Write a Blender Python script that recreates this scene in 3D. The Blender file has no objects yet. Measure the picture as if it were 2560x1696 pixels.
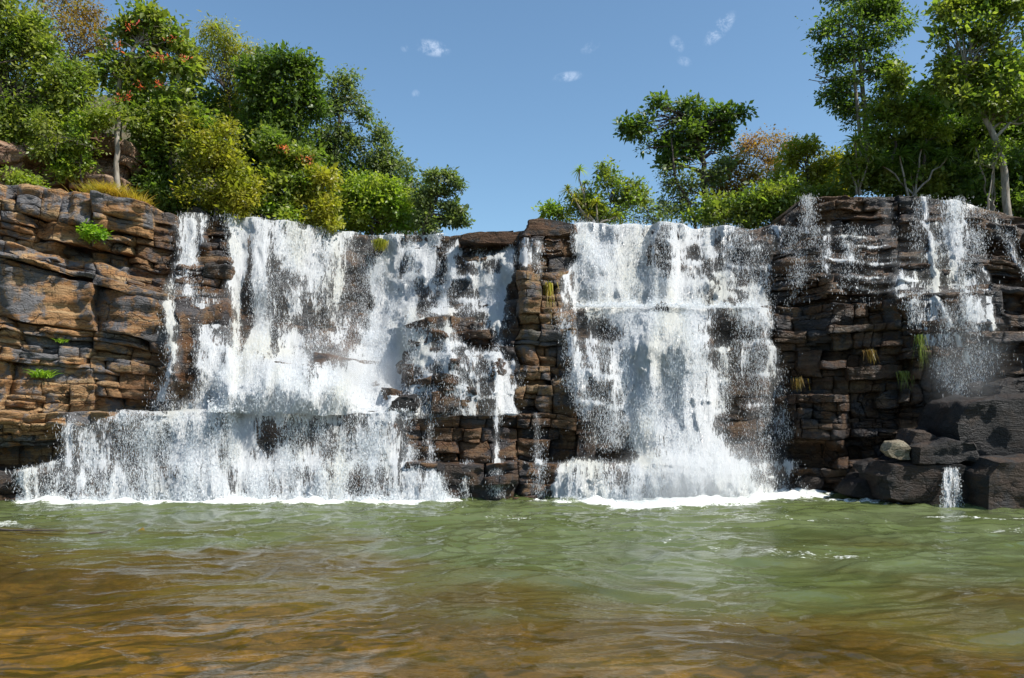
import bpy, bmesh, math, random
import numpy as np
from mathutils import Vector, Matrix, Quaternion

# ------------------------------------------------------------------ camera
F = 1991.0          # focal length in units of a 2560 wide frame
VH = 1010.0         # row of the horizon in a 1696 high frame
CH = 3.5            # height of the eye above the pool
SC = bpy.context.scene
COL = SC.collection
rnd = random.Random(7)
rng = np.random.default_rng(7)

cam_d = bpy.data.cameras.new("camera")
cam = bpy.data.objects.new("camera", cam_d)
COL.objects.link(cam)
cam.location = (0, 0, CH)
cam.rotation_euler = (math.radians(90), 0, 0)
cam_d.sensor_width = 36.0
cam_d.lens = 36.0 * F / 2560.0
cam_d.shift_y = (VH - 848.0) / 2560.0
cam_d.clip_end = 2000
cam_d.clip_start = 0.1
SC.camera = cam

# ------------------------------------------------------------------ light
TO_SUN = Vector((0.58, -0.24, 0.78)).normalized()
sun_el = math.asin(TO_SUN.z)
sun_az = math.atan2(TO_SUN.x, TO_SUN.y)
sd = bpy.data.lights.new("sun", 'SUN')
sd.energy = 4.6
sd.angle = math.radians(0.55)
sd.color = (1.0, 0.95, 0.87)
sun = bpy.data.objects.new("sun", sd)
COL.objects.link(sun)
sun.location = TO_SUN * 60
sun.rotation_euler = (-TO_SUN).to_track_quat('-Z', 'Y').to_euler()

W = bpy.data.worlds.new("World")
SC.world = W
W.use_nodes = True
SC.view_settings.view_transform = 'Standard'
SC.view_settings.look = 'None'
SC.view_settings.gamma = 1
SC.view_settings.exposure = 0.5
SC.cycles.use_denoising = True
try:
    SC.cycles.denoiser = 'OPENIMAGEDENOISE'
    SC.cycles.denoising_input_passes = 'RGB_ALBEDO_NORMAL'
except Exception:
    pass
SC.cycles.max_bounces = 7
SC.cycles.diffuse_bounces = 3
SC.cycles.glossy_bounces = 3
SC.cycles.transmission_bounces = 4
SC.cycles.transparent_max_bounces = 24
SC.cycles.volume_bounces = 1
SC.cycles.sample_clamp_indirect = 4.0
SC.cycles.caustics_reflective = False
SC.cycles.caustics_refractive = False


class NT:
    """small helper to write node trees"""
    def __init__(s, tree):
        s.t = tree
        tree.nodes.clear()

    def n(s, kind, **kw):
        nd = s.t.nodes.new(kind)
        for k, v in kw.items():
            if k.startswith('_'):
                setattr(nd, k[1:], v)
        return nd

    def l(s, a, b):
        s.t.links.new(a, b)

    def setin(s, sock, v):
        if hasattr(v, 'is_output') or isinstance(v, bpy.types.NodeSocket):
            s.l(v, sock)
        else:
            sock.default_value = v

    def math(s, op, a, b=0.0, c=None, clamp=False):
        nd = s.t.nodes.new('ShaderNodeMath')
        nd.operation = op
        nd.use_clamp = clamp
        s.setin(nd.inputs[0], a)
        s.setin(nd.inputs[1], b)
        if c is not None:
            s.setin(nd.inputs[2], c)
        return nd.outputs[0]

    def vmul(s, v, xyz):
        nd = s.t.nodes.new('ShaderNodeVectorMath')
        nd.operation = 'MULTIPLY'
        s.setin(nd.inputs[0], v)
        nd.inputs[1].default_value = xyz
        return nd.outputs[0]

    def vadd(s, a, b):
        nd = s.t.nodes.new('ShaderNodeVectorMath')
        nd.operation = 'ADD'
        s.setin(nd.inputs[0], a)
        s.setin(nd.inputs[1], b)
        return nd.outputs[0]

    def noise(s, vec, scale=1.0, detail=4.0, rough=0.55, dist=0.0):
        nd = s.t.nodes.new('ShaderNodeTexNoise')
        s.l(vec, nd.inputs['Vector'])
        nd.inputs['Scale'].default_value = scale
        nd.inputs['Detail'].default_value = detail
        nd.inputs['Roughness'].default_value = rough
        nd.inputs['Distortion'].default_value = dist
        return nd.outputs['Fac']

    def ramp(s, v, lo, hi, a=0.0, b=1.0, smooth=True):
        nd = s.t.nodes.new('ShaderNodeMapRange')
        if smooth:
            nd.interpolation_type = 'SMOOTHSTEP'
        s.setin(nd.inputs['Value'], v)
        nd.inputs['From Min'].default_value = lo
        nd.inputs['From Max'].default_value = hi
        nd.inputs['To Min'].default_value = a
        nd.inputs['To Max'].default_value = b
        return nd.outputs['Result']

    def mix(s, fac, a, b, blend='MIX'):
        nd = s.t.nodes.new('ShaderNodeMix')
        nd.data_type = 'RGBA'
        nd.blend_type = blend
        s.setin(nd.inputs[0], fac)
        for sock, v in ((nd.inputs[6], a), (nd.inputs[7], b)):
            if isinstance(v, tuple):
                sock.default_value = (v[0], v[1], v[2], 1)
            else:
                s.l(v, sock)
        return nd.outputs[2]

    def attr(s, name, kind='GEOMETRY'):
        nd = s.t.nodes.new('ShaderNodeAttribute')
        nd.attribute_name = name
        nd.attribute_type = kind
        return nd

    def bump(s, h, strength, dist, normal=None):
        nd = s.t.nodes.new('ShaderNodeBump')
        nd.inputs['Strength'].default_value = strength
        nd.inputs['Distance'].default_value = dist
        s.l(h, nd.inputs['Height'])
        if normal is not None:
            s.l(normal, nd.inputs['Normal'])
        return nd.outputs[0]

    def mixs(s, fac, a, b):
        nd = s.t.nodes.new('ShaderNodeMixShader')
        s.setin(nd.inputs[0], fac)
        s.l(a, nd.inputs[1])
        s.l(b, nd.inputs[2])
        return nd.outputs[0]

    def pos(s):
        return s.t.nodes.new('ShaderNodeNewGeometry').outputs['Position']


# ---- world: Nishita sky with a few thin wisps of cloud
nt = NT(W.node_tree)
sky = nt.n('ShaderNodeTexSky')
sky.sky_type = 'NISHITA'
sky.sun_disc = False
sky.sun_elevation = sun_el
sky.sun_rotation = sun_az
sky.altitude = 400
sky.air_density = 1.0
sky.dust_density = 1.2
sky.ozone_density = 1.0
tc = nt.n('ShaderNodeTexCoord')
direction = tc.outputs['Generated']
cloud_total = None
clouds = [(1080, 120, 40, 17, 0.8, -0.15), (1420, 192, 34, 11, 0.6, 0.1), (1475, 118, 22, 12, 0.45, 0.4),
          (1800, 72, 42, 17, 0.85, 0.7), (1693, 110, 20, 13, 0.45, -0.9), (1711, 154, 18, 10, 0.35, -0.4),
          (1040, 236, 10, 10, 0.35, 0.0), (1012, 120, 10, 9, 0.3, 0.5)]
wn = nt.noise(direction, 55.0, 8.0, 0.72, 0.3)
wsoft = nt.ramp(wn, 0.42, 0.66)
for (cu, cv, ra, rb, st, ang) in clouds:
    cdir = Vector(((cu - 1280) / F, 1.0, (VH - cv) / F)).normalized()
    right = Vector((0, 0, 1)).cross(cdir) * -1
    right.normalize()
    up = right.cross(cdir)
    ax = right * math.cos(ang) + up * math.sin(ang)
    ay = up * math.cos(ang) - right * math.sin(ang)
    terms = []
    for vec, r in ((ax, ra * 0.8), (ay, rb * 0.8)):
        d = nt.n('ShaderNodeVectorMath', _operation='DOT_PRODUCT')
        nt.l(direction, d.inputs[0])
        d.inputs[1].default_value = tuple(vec)
        off = vec.dot(cdir)
        q = nt.math('DIVIDE', nt.math('SUBTRACT', d.outputs['Value'], off), r / F)
        terms.append(nt.math('MULTIPLY', q, q))
    rr = nt.math('ADD', terms[0], terms[1])
    d = nt.n('ShaderNodeVectorMath', _operation='DOT_PRODUCT')
    nt.l(direction, d.inputs[0])
    d.inputs[1].default_value = tuple(cdir)
    front = nt.math('GREATER_THAN', d.outputs['Value'], 0.5)
    m = nt.math('MULTIPLY', nt.ramp(rr, 0.0, 2.2, st * 0.42, 0.0), front)
    cloud_total = m if cloud_total is None else nt.math('MAXIMUM', cloud_total, m)
cfac = nt.math('MULTIPLY', cloud_total, wsoft, clamp=True)
skyc = nt.mix(1.0, sky.outputs[0], (0.83, 1.0, 1.03), 'MULTIPLY')
skyc = nt.mix(cfac, skyc, (7.5, 8.2, 9.4))
bg = nt.n('ShaderNodeBackground')
nt.l(skyc, bg.inputs['Color'])
bg.inputs['Strength'].default_value = 0.118
wo = nt.n('ShaderNodeOutputWorld')
nt.l(bg.outputs[0], wo.inputs[0])


# ------------------------------------------------------------------ noise
def _hash(ix, iy, iz, seed):
    h = (ix.astype(np.int64) * 374761393 + iy.astype(np.int64) * 668265263 + iz.astype(np.int64) * 2147483647 + seed * 144665) & 0xFFFFFFFF
    h = ((h ^ (h >> 13)) * 1274126177) & 0xFFFFFFFF
    h = ((h ^ (h >> 15)) * 2246822519) & 0xFFFFFFFF
    return ((h ^ (h >> 16)) & 0xFFFFFF) / float(0xFFFFFF)


def vnoise(x, y, z=0.0, seed=0):
    """value noise, -1..1"""
    x, y, z = np.broadcast_arrays(np.asarray(x, float), np.asarray(y, float), np.asarray(z, float))
    ix, iy, iz = np.floor(x), np.floor(y), np.floor(z)
    fx, fy, fz = x - ix, y - iy, z - iz
    sx = fx * fx * fx * (fx * (fx * 6 - 15) + 10)
    sy = fy * fy * fy * (fy * (fy * 6 - 15) + 10)
    sz = fz * fz * fz * (fz * (fz * 6 - 15) + 10)
    out = 0
    for dx in (0, 1):
        wx = sx if dx else 1 - sx
        for dy in (0, 1):
            wy = sy if dy else 1 - sy
            for dz in (0, 1):
                wz = sz if dz else 1 - sz
                out = out + wx * wy * wz * _hash(ix + dx, iy + dy, iz + dz, seed)
    return out * 2 - 1


def fbm(x, y, z=0.0, oct=4, seed=0, gain=0.5):
    a, s, t = 1.0, 0.0, 0.0
    x, y, z = np.asarray(x, float), np.asarray(y, float), np.asarray(z, float)
    for o in range(oct):
        s = s + a * vnoise(x, y, z, seed + o * 17)
        t += a
        a *= gain
        x, y, z = x * 2.03 + 5.1, y * 2.03 + 1.7, z * 2.03 + 9.2
    return s / t * 1.4


def sstep(a, b, x):
    t = np.clip((np.asarray(x, float) - a) / (b - a), 0, 1)
    return t * t * (3 - 2 * t)


# ------------------------------------------------------------------ object helpers
def tag(o, label=None, cat=None, group=None, kind=None):
    if label:
        o['label'] = label
    if cat:
        o['category'] = cat
    if group:
        o['group'] = group
    if kind:
        o['kind'] = kind
    return o


def empty(name, loc=(0, 0, 0)):
    o = bpy.data.objects.new(name, None)
    COL.objects.link(o)
    o.location = loc
    o.empty_display_size = 0.3
    return o


def mesh_np(name, verts, faces, mat, parent=None, smooth=True, attrs=None, origin=None):
    """verts (n,3) array, faces (m,3|4) array (or list of such); one mesh object"""
    verts = np.asarray(verts, float)
    if parent is not None:
        verts = verts - np.array(parent.location)
    me = bpy.data.meshes.new(name)
    if isinstance(faces, np.ndarray):
        k = faces.shape[1]
        me.vertices.add(len(verts))
        me.vertices.foreach_set('co', verts.astype(np.float32).ravel())
        me.loops.add(faces.size)
        me.loops.foreach_set('vertex_index', faces.astype(np.int32).ravel())
        me.polygons.add(len(faces))
        me.polygons.foreach_set('loop_start', np.arange(0, faces.size, k, dtype=np.int32))
        me.polygons.foreach_set('loop_total', np.full(len(faces), k, dtype=np.int32))
        me.update(calc_edges=True)
    else:
        me.from_pydata([tuple(v) for v in verts], [], faces)
        me.update()
    if smooth:
        me.polygons.foreach_set('use_smooth', np.ones(len(me.polygons), dtype=bool))
    if attrs:
        for k_, v_ in attrs.items():
            a = me.attributes.new(k_, 'FLOAT', 'POINT')
            a.data.foreach_set('value', np.asarray(v_, np.float32).ravel())
    me.materials.append(mat)
    o = bpy.data.objects.new(name, me)
    COL.objects.link(o)
    if parent is not None:
        o.parent = parent
    return o


def grid_faces(nr, nc, off=0):
    r, c = np.meshgrid(np.arange(nr - 1), np.arange(nc - 1), indexing='ij')
    a = (r * nc + c).ravel() + off
    return np.stack([a, a + 1, a + nc + 1, a + nc], 1)


def P(u, v, Y):
    return np.array([(u - 1280.0) * Y / F, Y, CH + (VH - v) * Y / F])


# ------------------------------------------------------------------ materials
def new_mat(name):
    m = bpy.data.materials.new(name)
    m.use_nodes = True
    return m, NT(m.node_tree)


def rock_material(name, tan, grey, rust, dark_amt=0.5, crack_amt=1.0):
    """layered sandstone; object colour: R wetness, G tint, B moss"""
    m, t = new_mat(name)
    pos = t.pos()
    oi = t.n('ShaderNodeObjectInfo')
    sep = t.n('ShaderNodeSeparateColor')
    t.l(oi.outputs['Color'], sep.inputs[0])
    wet, tint, moss = sep.outputs[0], sep.outputs[1], sep.outputs[2]
    black = oi.outputs['Alpha']
    offs = t.n('ShaderNodeCombineXYZ')
    t.l(t.math('MULTIPLY', tint, 0.25), offs.inputs[0])
    posr = t.vadd(pos, offs.outputs[0])
    bands = t.noise(t.vmul(pos, (0.35, 0.35, 5.0)), 1.0, 5, 0.6, 0.25)
    fineb = t.noise(t.vmul(pos, (1.4, 1.4, 16.0)), 1.0, 4, 0.6, 0.2)
    patch = t.noise(t.vmul(posr, (0.8, 0.8, 1.3)), 1.0, 6, 0.62, 0.6)
    drip = t.noise(t.vmul(pos, (2.4, 2.4, 0.35)), 1.0, 5, 0.6, 0.3)
    grain = t.noise(pos, 22.0, 5, 0.65)
    def cracks(sx, sz, wid, warp):
        wp = t.n('ShaderNodeTexNoise')
        t.l(pos, wp.inputs['Vector'])
        wp.inputs['Scale'].default_value = 1.1
        wp.inputs['Detail'].default_value = 4
        wv = t.vmul(t.vadd(wp.outputs['Color'], (-0.5, -0.5, -0.5)), (warp, warp, warp))
        vo = t.n('ShaderNodeTexVoronoi')
        vo.feature = 'DISTANCE_TO_EDGE'
        t.l(t.vmul(t.vadd(pos, wv), (sx, sx, sz)), vo.inputs['Vector'])
        vo.inputs['Scale'].default_value = 1.0
        return t.ramp(vo.outputs['Distance'], 0.0, wid, 1.0, 0.0)
    cmask = t.ramp(t.noise(t.vmul(pos, (0.5, 0.5, 0.7)), 1.0, 3, 0.5), 0.40, 0.60, 0.15, 1.0)
    crack = t.math('MAXIMUM', t.math('MULTIPLY', cracks(0.65, 1.5, 0.030, 0.9), 0.8), t.math('MULTIPLY', cracks(1.7, 5.5, 0.05, 0.5), 0.38))
    crack = t.math('MULTIPLY', crack, t.math('MULTIPLY', cmask, crack_amt))
    speck = t.noise(pos, 7.0, 6, 0.7, 0.4)
    c = t.mix(t.ramp(bands, 0.35, 0.62), tan, rust)
    c = t.mix(t.ramp(fineb, 0.42, 0.68, 0, 0.55), c, tuple(x * 0.55 for x in rust))
    gfac = t.math('ADD', t.math('ADD', patch, t.math('MULTIPLY', drip, 0.45)), t.math('ADD', t.math('MULTIPLY', tint, 0.12), 0.08))
    c = t.mix(t.ramp(gfac, 1.10 - dark_amt * 0.42, 1.24 - dark_amt * 0.42), c, grey)
    c = t.mix(t.ramp(speck, 0.32, 0.46, 0.8, 0.0), c, (0.03, 0.024, 0.02))
    c = t.mix(t.ramp(speck, 0.60, 0.76, 0.0, 0.35), c, tuple(min(1, x * 1.35) for x in tan))
    mossn = t.noise(t.vmul(pos, (3.0, 3.0, 1.0)), 1.0, 6, 0.65)
    c = t.mix(t.math('MULTIPLY', t.ramp(mossn, 0.42, 0.62), moss), c, (0.13, 0.11, 0.012))
    c = t.mix(t.ramp(grain, 0.3, 0.7, 0.0, 0.22), c, (0.05, 0.045, 0.04))
    c = t.mix(t.math('MULTIPLY', crack, 0.85), c, (0.018, 0.014, 0.012))
    # wet stone is darker
    if name.startswith('wet_boulder'):
        wet = t.math('MULTIPLY', wet, 0.55)
    wd = t.math('MULTIPLY', wet, t.ramp(t.noise(t.vmul(pos, (1.2, 1.2, 0.8)), 1.0, 5, 0.6), 0.3, 0.6, 0.6, 1.0))
    cd = t.mix(1.0, c, (0.34, 0.29, 0.28), 'MULTIPLY')
    c = t.mix(wd, c, cd)
    h1 = t.math('ADD', t.math('MULTIPLY', t.noise(t.vmul(pos, (1.5, 1.5, 9.0)), 1.0, 6, 0.65, 0.4), 1.0),
                t.math('MULTIPLY', speck, 0.9))
    h1 = t.math('ADD', h1, t.math('MULTIPLY', grain, 0.25))
    h1 = t.math('SUBTRACT', h1, t.math('MULTIPLY', crack, 0.8))
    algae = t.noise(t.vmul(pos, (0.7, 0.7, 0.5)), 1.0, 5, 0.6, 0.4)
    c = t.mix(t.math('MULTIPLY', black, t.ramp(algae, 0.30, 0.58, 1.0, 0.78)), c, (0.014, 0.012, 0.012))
    b = t.n('ShaderNodeBsdfPrincipled')
    t.l(c, b.inputs['Base Color'])
    t.l(t.bump(h1, 1.0, 0.12), b.inputs['Normal'])
    rough = t.math('SUBTRACT', 0.86, t.math('MULTIPLY', wd, t.ramp(grain, 0.3, 0.7, 0.62, 0.38)))
    t.l(rough, b.inputs['Roughness'])
    b.inputs['Specular IOR Level'].default_value = 0.35
    o = t.n('ShaderNodeOutputMaterial')
    t.l(b.outputs[0], o.inputs[0])
    return m


M_ROCK = rock_material("layered_sandstone", (0.50, 0.335, 0.175), (0.165, 0.160, 0.165), (0.37, 0.185, 0.070), 0.66)
M_BOULDER = rock_material("wet_boulder_stone", (0.22, 0.14, 0.08), (0.07, 0.068, 0.07), (0.16, 0.08, 0.04), 0.7, 0.6)
M_PINK = rock_material("pink_sandstone", (0.44, 0.30, 0.21), (0.22, 0.18, 0.15), (0.34, 0.19, 0.12), 0.25)
M_PALE = rock_material("pale_boulder", (0.36, 0.31, 0.22), (0.22, 0.20, 0.17), (0.30, 0.24, 0.16), 0.3)


def water_material(name, tint_amt=0.5):
    """broken white water: opaque where the flow is dense, gaps of thin film where it is not"""
    m, t = new_mat(name)
    cov = t.attr('cov').outputs['Fac']
    fu = t.attr('fu').outputs['Fac']
    fs = t.attr('fs').outputs['Fac']
    cmb = t.n('ShaderNodeCombineXYZ')
    t.l(fu, cmb.inputs[0])
    t.l(fs, cmb.inputs[1])
    t.l(t.math('MULTIPLY', fu, 0.37), cmb.inputs[2])
    vec = cmb.outputs[0]
    n1 = t.noise(t.vmul(vec, (7.5, 1.5, 3.0)), 1.0, 6, 0.70, 0.35)       # flecks
    n2 = t.noise(t.vmul(vec, (1.9, 0.32, 1.0)), 1.0, 4, 0.6, 0.3)        # ropes of water
    n3 = t.noise(t.vmul(vec, (24.0, 6.0, 9.0)), 1.0, 3, 0.7, 0.2)
    s = t.math('ADD', t.math('MULTIPLY', n1, 1.5), t.math('MULTIPLY', n2, 1.15))
    s = t.math('ADD', s, t.math('MULTIPLY', n3, 0.75))
    # s is centred near 1.70
    thr = t.math('SUBTRACT', 2.27, t.math('MULTIPLY', cov, 1.08))
    a = t.ramp(t.math('SUBTRACT', s, thr), -0.06, 0.17)
    film = t.ramp(cov, 0.0, 1.0, 0.0, 0.26)
    a = t.math('MAXIMUM', a, film)
    a = t.math('MULTIPLY', a, t.ramp(cov, 0.0, 0.10))
    silt = t.noise(t.vmul(vec, (0.55, 0.28, 1.0)), 1.0, 3, 0.5)
    col = t.mix(t.ramp(silt, 0.46, 0.68, 0.0, tint_amt), (0.84, 0.86, 0.88), (0.80, 0.78, 0.64))
    col = t.mix(t.ramp(n1, 0.25, 0.48, 0.35, 0.0), col, (0.62, 0.66, 0.70))
    hh = t.math('ADD', t.math('MULTIPLY', n1, 1.0), t.math('MULTIPLY', n2, 1.4))
    nb = t.bump(hh, 0.9, 0.22)
    nv = t.n('ShaderNodeVectorMath', _operation='NORMALIZE')
    t.l(t.vadd(nb, (0.10, -0.15, 0.85)), nv.inputs[0])
    nrm = nv.outputs[0]
    d = t.n('ShaderNodeBsdfDiffuse')
    t.l(col, d.inputs[0])
    t.l(nrm, d.inputs['Normal'])
    tr = t.n('ShaderNodeBsdfTranslucent')
    t.l(col, tr.inputs[0])
    t.l(nrm, tr.inputs['Normal'])
    g = t.n('ShaderNodeBsdfGlossy')
    g.inputs['Roughness'].default_value = 0.25
    t.l(nrm, g.inputs['Normal'])
    body = t.mixs(0.48, d.outputs[0], tr.outputs[0])
    body = t.mixs(0.05, body, g.outputs[0])
    tp = t.n('ShaderNodeBsdfTransparent')
    out = t.mixs(a, tp.outputs[0], body)
    o = t.n('ShaderNodeOutputMaterial')
    t.l(out, o.inputs[0])
    return m


M_WATER = water_material("white_water")


def fleck_material():
    m, t = new_mat("spray_drops")
    d = t.n('ShaderNodeBsdfDiffuse')
    d.inputs[0].default_value = (0.88, 0.9, 0.92, 1)
    tr = t.n('ShaderNodeBsdfTranslucent')
    tr.inputs[0].default_value = (0.88, 0.9, 0.92, 1)
    o = t.n('ShaderNodeOutputMaterial')
    t.l(t.mixs(0.5, d.outputs[0], tr.outputs[0]), o.inputs[0])
    return m


M_FLECK = fleck_material()


def leaf_material(name, a, b, c=None, gloss=0.42, trans=0.46, patch=0.9):
    """a: main leaf colour, b: second colour in patches, c: colour of odd leaves"""
    m, t = new_mat(name)
    a, b = tuple(x * y for x, y in zip(a, (1.66, 1.34, 1.45))), tuple(x * y for x, y in zip(b, (1.60, 1.34, 1.45)))
    tint = t.attr('tint').outputs['Fac']
    pos = t.pos()
    pn = t.noise(pos, patch, 3, 0.6)
    col = t.mix(t.ramp(pn, 0.38, 0.62), a, b)
    lo = tuple(x * 0.55 for x in a)
    col = t.mix(t.ramp(tint, 0.0, 0.5, 0.75, 0.0), col, lo)
    if c:
        col = t.mix(t.ramp(tint, 0.82, 0.95), col, c)
    p = t.n('ShaderNodeBsdfPrincipled')
    t.l(col, p.inputs['Base Color'])
    p.inputs['Roughness'].default_value = gloss
    p.inputs['Specular IOR Level'].default_value = 0.5
    tr = t.n('ShaderNodeBsdfTranslucent')
    tcol = t.mix(1.0, col, (1.9, 2.1, 0.9), 'MULTIPLY')
    t.l(tcol, tr.inputs[0])
    o = t.n('ShaderNodeOutputMaterial')
    t.l(t.mixs(trans, p.outputs[0], tr.outputs[0]), o.inputs[0])
    return m


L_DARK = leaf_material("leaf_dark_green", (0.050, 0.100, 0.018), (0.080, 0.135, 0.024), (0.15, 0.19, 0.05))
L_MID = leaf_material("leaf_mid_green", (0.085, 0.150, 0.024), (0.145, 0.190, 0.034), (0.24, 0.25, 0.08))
L_BRIGHT = leaf_material("leaf_bright_green", (0.105, 0.195, 0.024), (0.18, 0.24, 0.034), (0.27, 0.30, 0.09))
L_YELLOW = leaf_material("leaf_yellow_green", (0.155, 0.205, 0.022), (0.21, 0.22, 0.028), (0.30, 0.28, 0.06))
L_OLIVE = leaf_material("leaf_olive", (0.135, 0.125, 0.030), (0.17, 0.115, 0.028), (0.30, 0.15, 0.03))
L_BLUE = leaf_material("leaf_grey_green", (0.075, 0.125, 0.045), (0.105, 0.150, 0.050), (0.20, 0.23, 0.12))
L_ORANGE = leaf_material("leaf_orange_dry", (0.20, 0.13, 0.030), (0.16, 0.12, 0.035), (0.30, 0.18, 0.04))
L_RED = leaf_material("petal_red", (0.42, 0.09, 0.06), (0.46, 0.15, 0.08), None)
L_GRASS = leaf_material("dry_grass_blade", (0.30, 0.25, 0.035), (0.22, 0.24, 0.03), (0.40, 0.30, 0.06))
L_FERN = leaf_material("fern_green", (0.10, 0.23, 0.015), (0.15, 0.27, 0.02), None)


def bark_material(name, a, b):
    m, t = new_mat(name)
    pos = t.pos()
    n = t.noise(t.vmul(pos, (6, 6, 1.6)), 1.0, 5, 0.65)
    b_ = t.n('ShaderNodeBsdfPrincipled')
    t.l(t.mix(t.ramp(n, 0.35, 0.65), a, b), b_.inputs['Base Color'])
    b_.inputs['Roughness'].default_value = 0.9
    t.l(t.bump(n, 0.8, 0.04), b_.inputs['Normal'])
    o = t.n('ShaderNodeOutputMaterial')
    t.l(b_.outputs[0], o.inputs[0])
    return m


BARK_DARK = bark_material("bark_dark", (0.045, 0.032, 0.025), (0.10, 0.075, 0.06))
BARK_PALE = bark_material("bark_pale", (0.16, 0.13, 0.10), (0.34, 0.30, 0.25))


def ground_material():
    m, t = new_mat("forest_floor")
    pos = t.pos()
    n = t.noise(pos, 1.3, 6, 0.65)
    b_ = t.n('ShaderNodeBsdfPrincipled')
    c = t.mix(t.ramp(n, 0.38, 0.62), (0.035, 0.045, 0.014), (0.10, 0.075, 0.035))
    t.l(c, b_.inputs['Base Color'])
    b_.inputs['Roughness'].default_value = 0.95
    t.l(t.bump(n, 1.0, 0.2), b_.inputs['Normal'])
    o = t.n('ShaderNodeOutputMaterial')
    t.l(b_.outputs[0], o.inputs[0])
    return m


M_GROUND = ground_material()


def bed_material():
    m, t = new_mat("river_bed")
    pos = t.pos()
    n = t.noise(t.vmul(pos, (0.7, 1.1, 1)), 1.0, 6, 0.6, 0.6)
    n2 = t.noise(pos, 4.0, 5, 0.65, 0.5)
    c = t.mix(t.ramp(n, 0.36, 0.62), (0.52, 0.30, 0.06), (0.25, 0.14, 0.04))
    c = t.mix(t.ramp(n2, 0.40, 0.62, 0.6, 0.0), c, (0.07, 0.045, 0.02))
    b_ = t.n('ShaderNodeBsdfPrincipled')
    t.l(c, b_.inputs['Base Color'])
    b_.inputs['Roughness'].default_value = 0.9
    t.l(t.bump(n2, 0.8, 0.06), b_.inputs['Normal'])
    o = t.n('ShaderNodeOutputMaterial')
    t.l(b_.outputs[0], o.inputs[0])
    return m


M_BED = bed_material()


def pool_material():
    m, t = new_mat("pool_water")
    pos = t.pos()
    murk = t.attr('murk').outputs['Fac']
    foam = t.attr('foam').outputs['Fac']
    w1 = t.noise(t.vmul(pos, (2.2, 4.6, 1.0)), 1.0, 3, 0.5, 0.6)
    w2 = t.noise(t.vmul(pos, (7.0, 15.0, 1.0)), 1.0, 2, 0.5, 0.3)
    h = t.math('ADD', t.math('MULTIPLY', w1, 1.0), t.math('MULTIPLY', w2, 0.28))
    nrm = t.bump(h, 1.0, 0.014)
    big = t.noise(t.vmul(pos, (0.25, 0.5, 1.0)), 1.0, 4, 0.55)
    green = t.mix(t.ramp(big, 0.35, 0.65), (0.084, 0.106, 0.034), (0.118, 0.144, 0.062))
    green = t.mix(t.ramp(t.math('ADD', murk, t.math('MULTIPLY', big, 0.3)), 0.50, 1.08), (0.165, 0.115, 0.022), green)
    df = t.n('ShaderNodeBsdfDiffuse')
    t.l(green, df.inputs[0])
    t.l(nrm, df.inputs['Normal'])
    tp = t.n('ShaderNodeBsdfTransparent')
    tp.inputs[0].default_value = (0.86, 0.78, 0.50, 1)
    body = t.mixs(murk, tp.outputs[0], df.outputs[0])
    fr = t.n('ShaderNodeFresnel')
    fr.inputs['IOR'].default_value = 1.5
    t.l(nrm, fr.inputs['Normal'])
    gl = t.n('ShaderNodeBsdfGlossy')
    gl.inputs['Roughness'].default_value = 0.03
    t.l(nrm, gl.inputs['Normal'])
    wat = t.mixs(fr.outputs[0], body, gl.outputs[0])
    f1 = t.noise(t.vmul(pos, (1.6, 3.0, 1.0)), 1.0, 8, 0.72, 0.8)
    f2 = t.noise(t.vmul(pos, (12.0, 20.0, 1.0)), 1.0, 4, 0.7, 0.3)  # fine foam grain; its white specks also paint sun glitter on the pool
    fs = t.math('ADD', t.math('MULTIPLY', f1, 0.9), t.math('MULTIPLY', f2, 0.6))
    # fs centred near 0.75
    fa = t.ramp(t.math('SUBTRACT', fs, t.math('SUBTRACT', 1.14, t.math('MULTIPLY', foam, 0.72))), -0.03, 0.09)
    fd = t.n('ShaderNodeBsdfDiffuse')
    fd.inputs[0].default_value = (0.82, 0.84, 0.80, 1)
    fb = t.bump(fs, 0.8, 0.12)
    t.l(fb, fd.inputs['Normal'])
    out = t.mixs(t.math('MULTIPLY', fa, t.ramp(foam, 0.0, 0.06)), wat, fd.outputs[0])
    o = t.n('ShaderNodeOutputMaterial')
    t.l(out, o.inputs[0])
    return m


M_POOL = pool_material()

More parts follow.
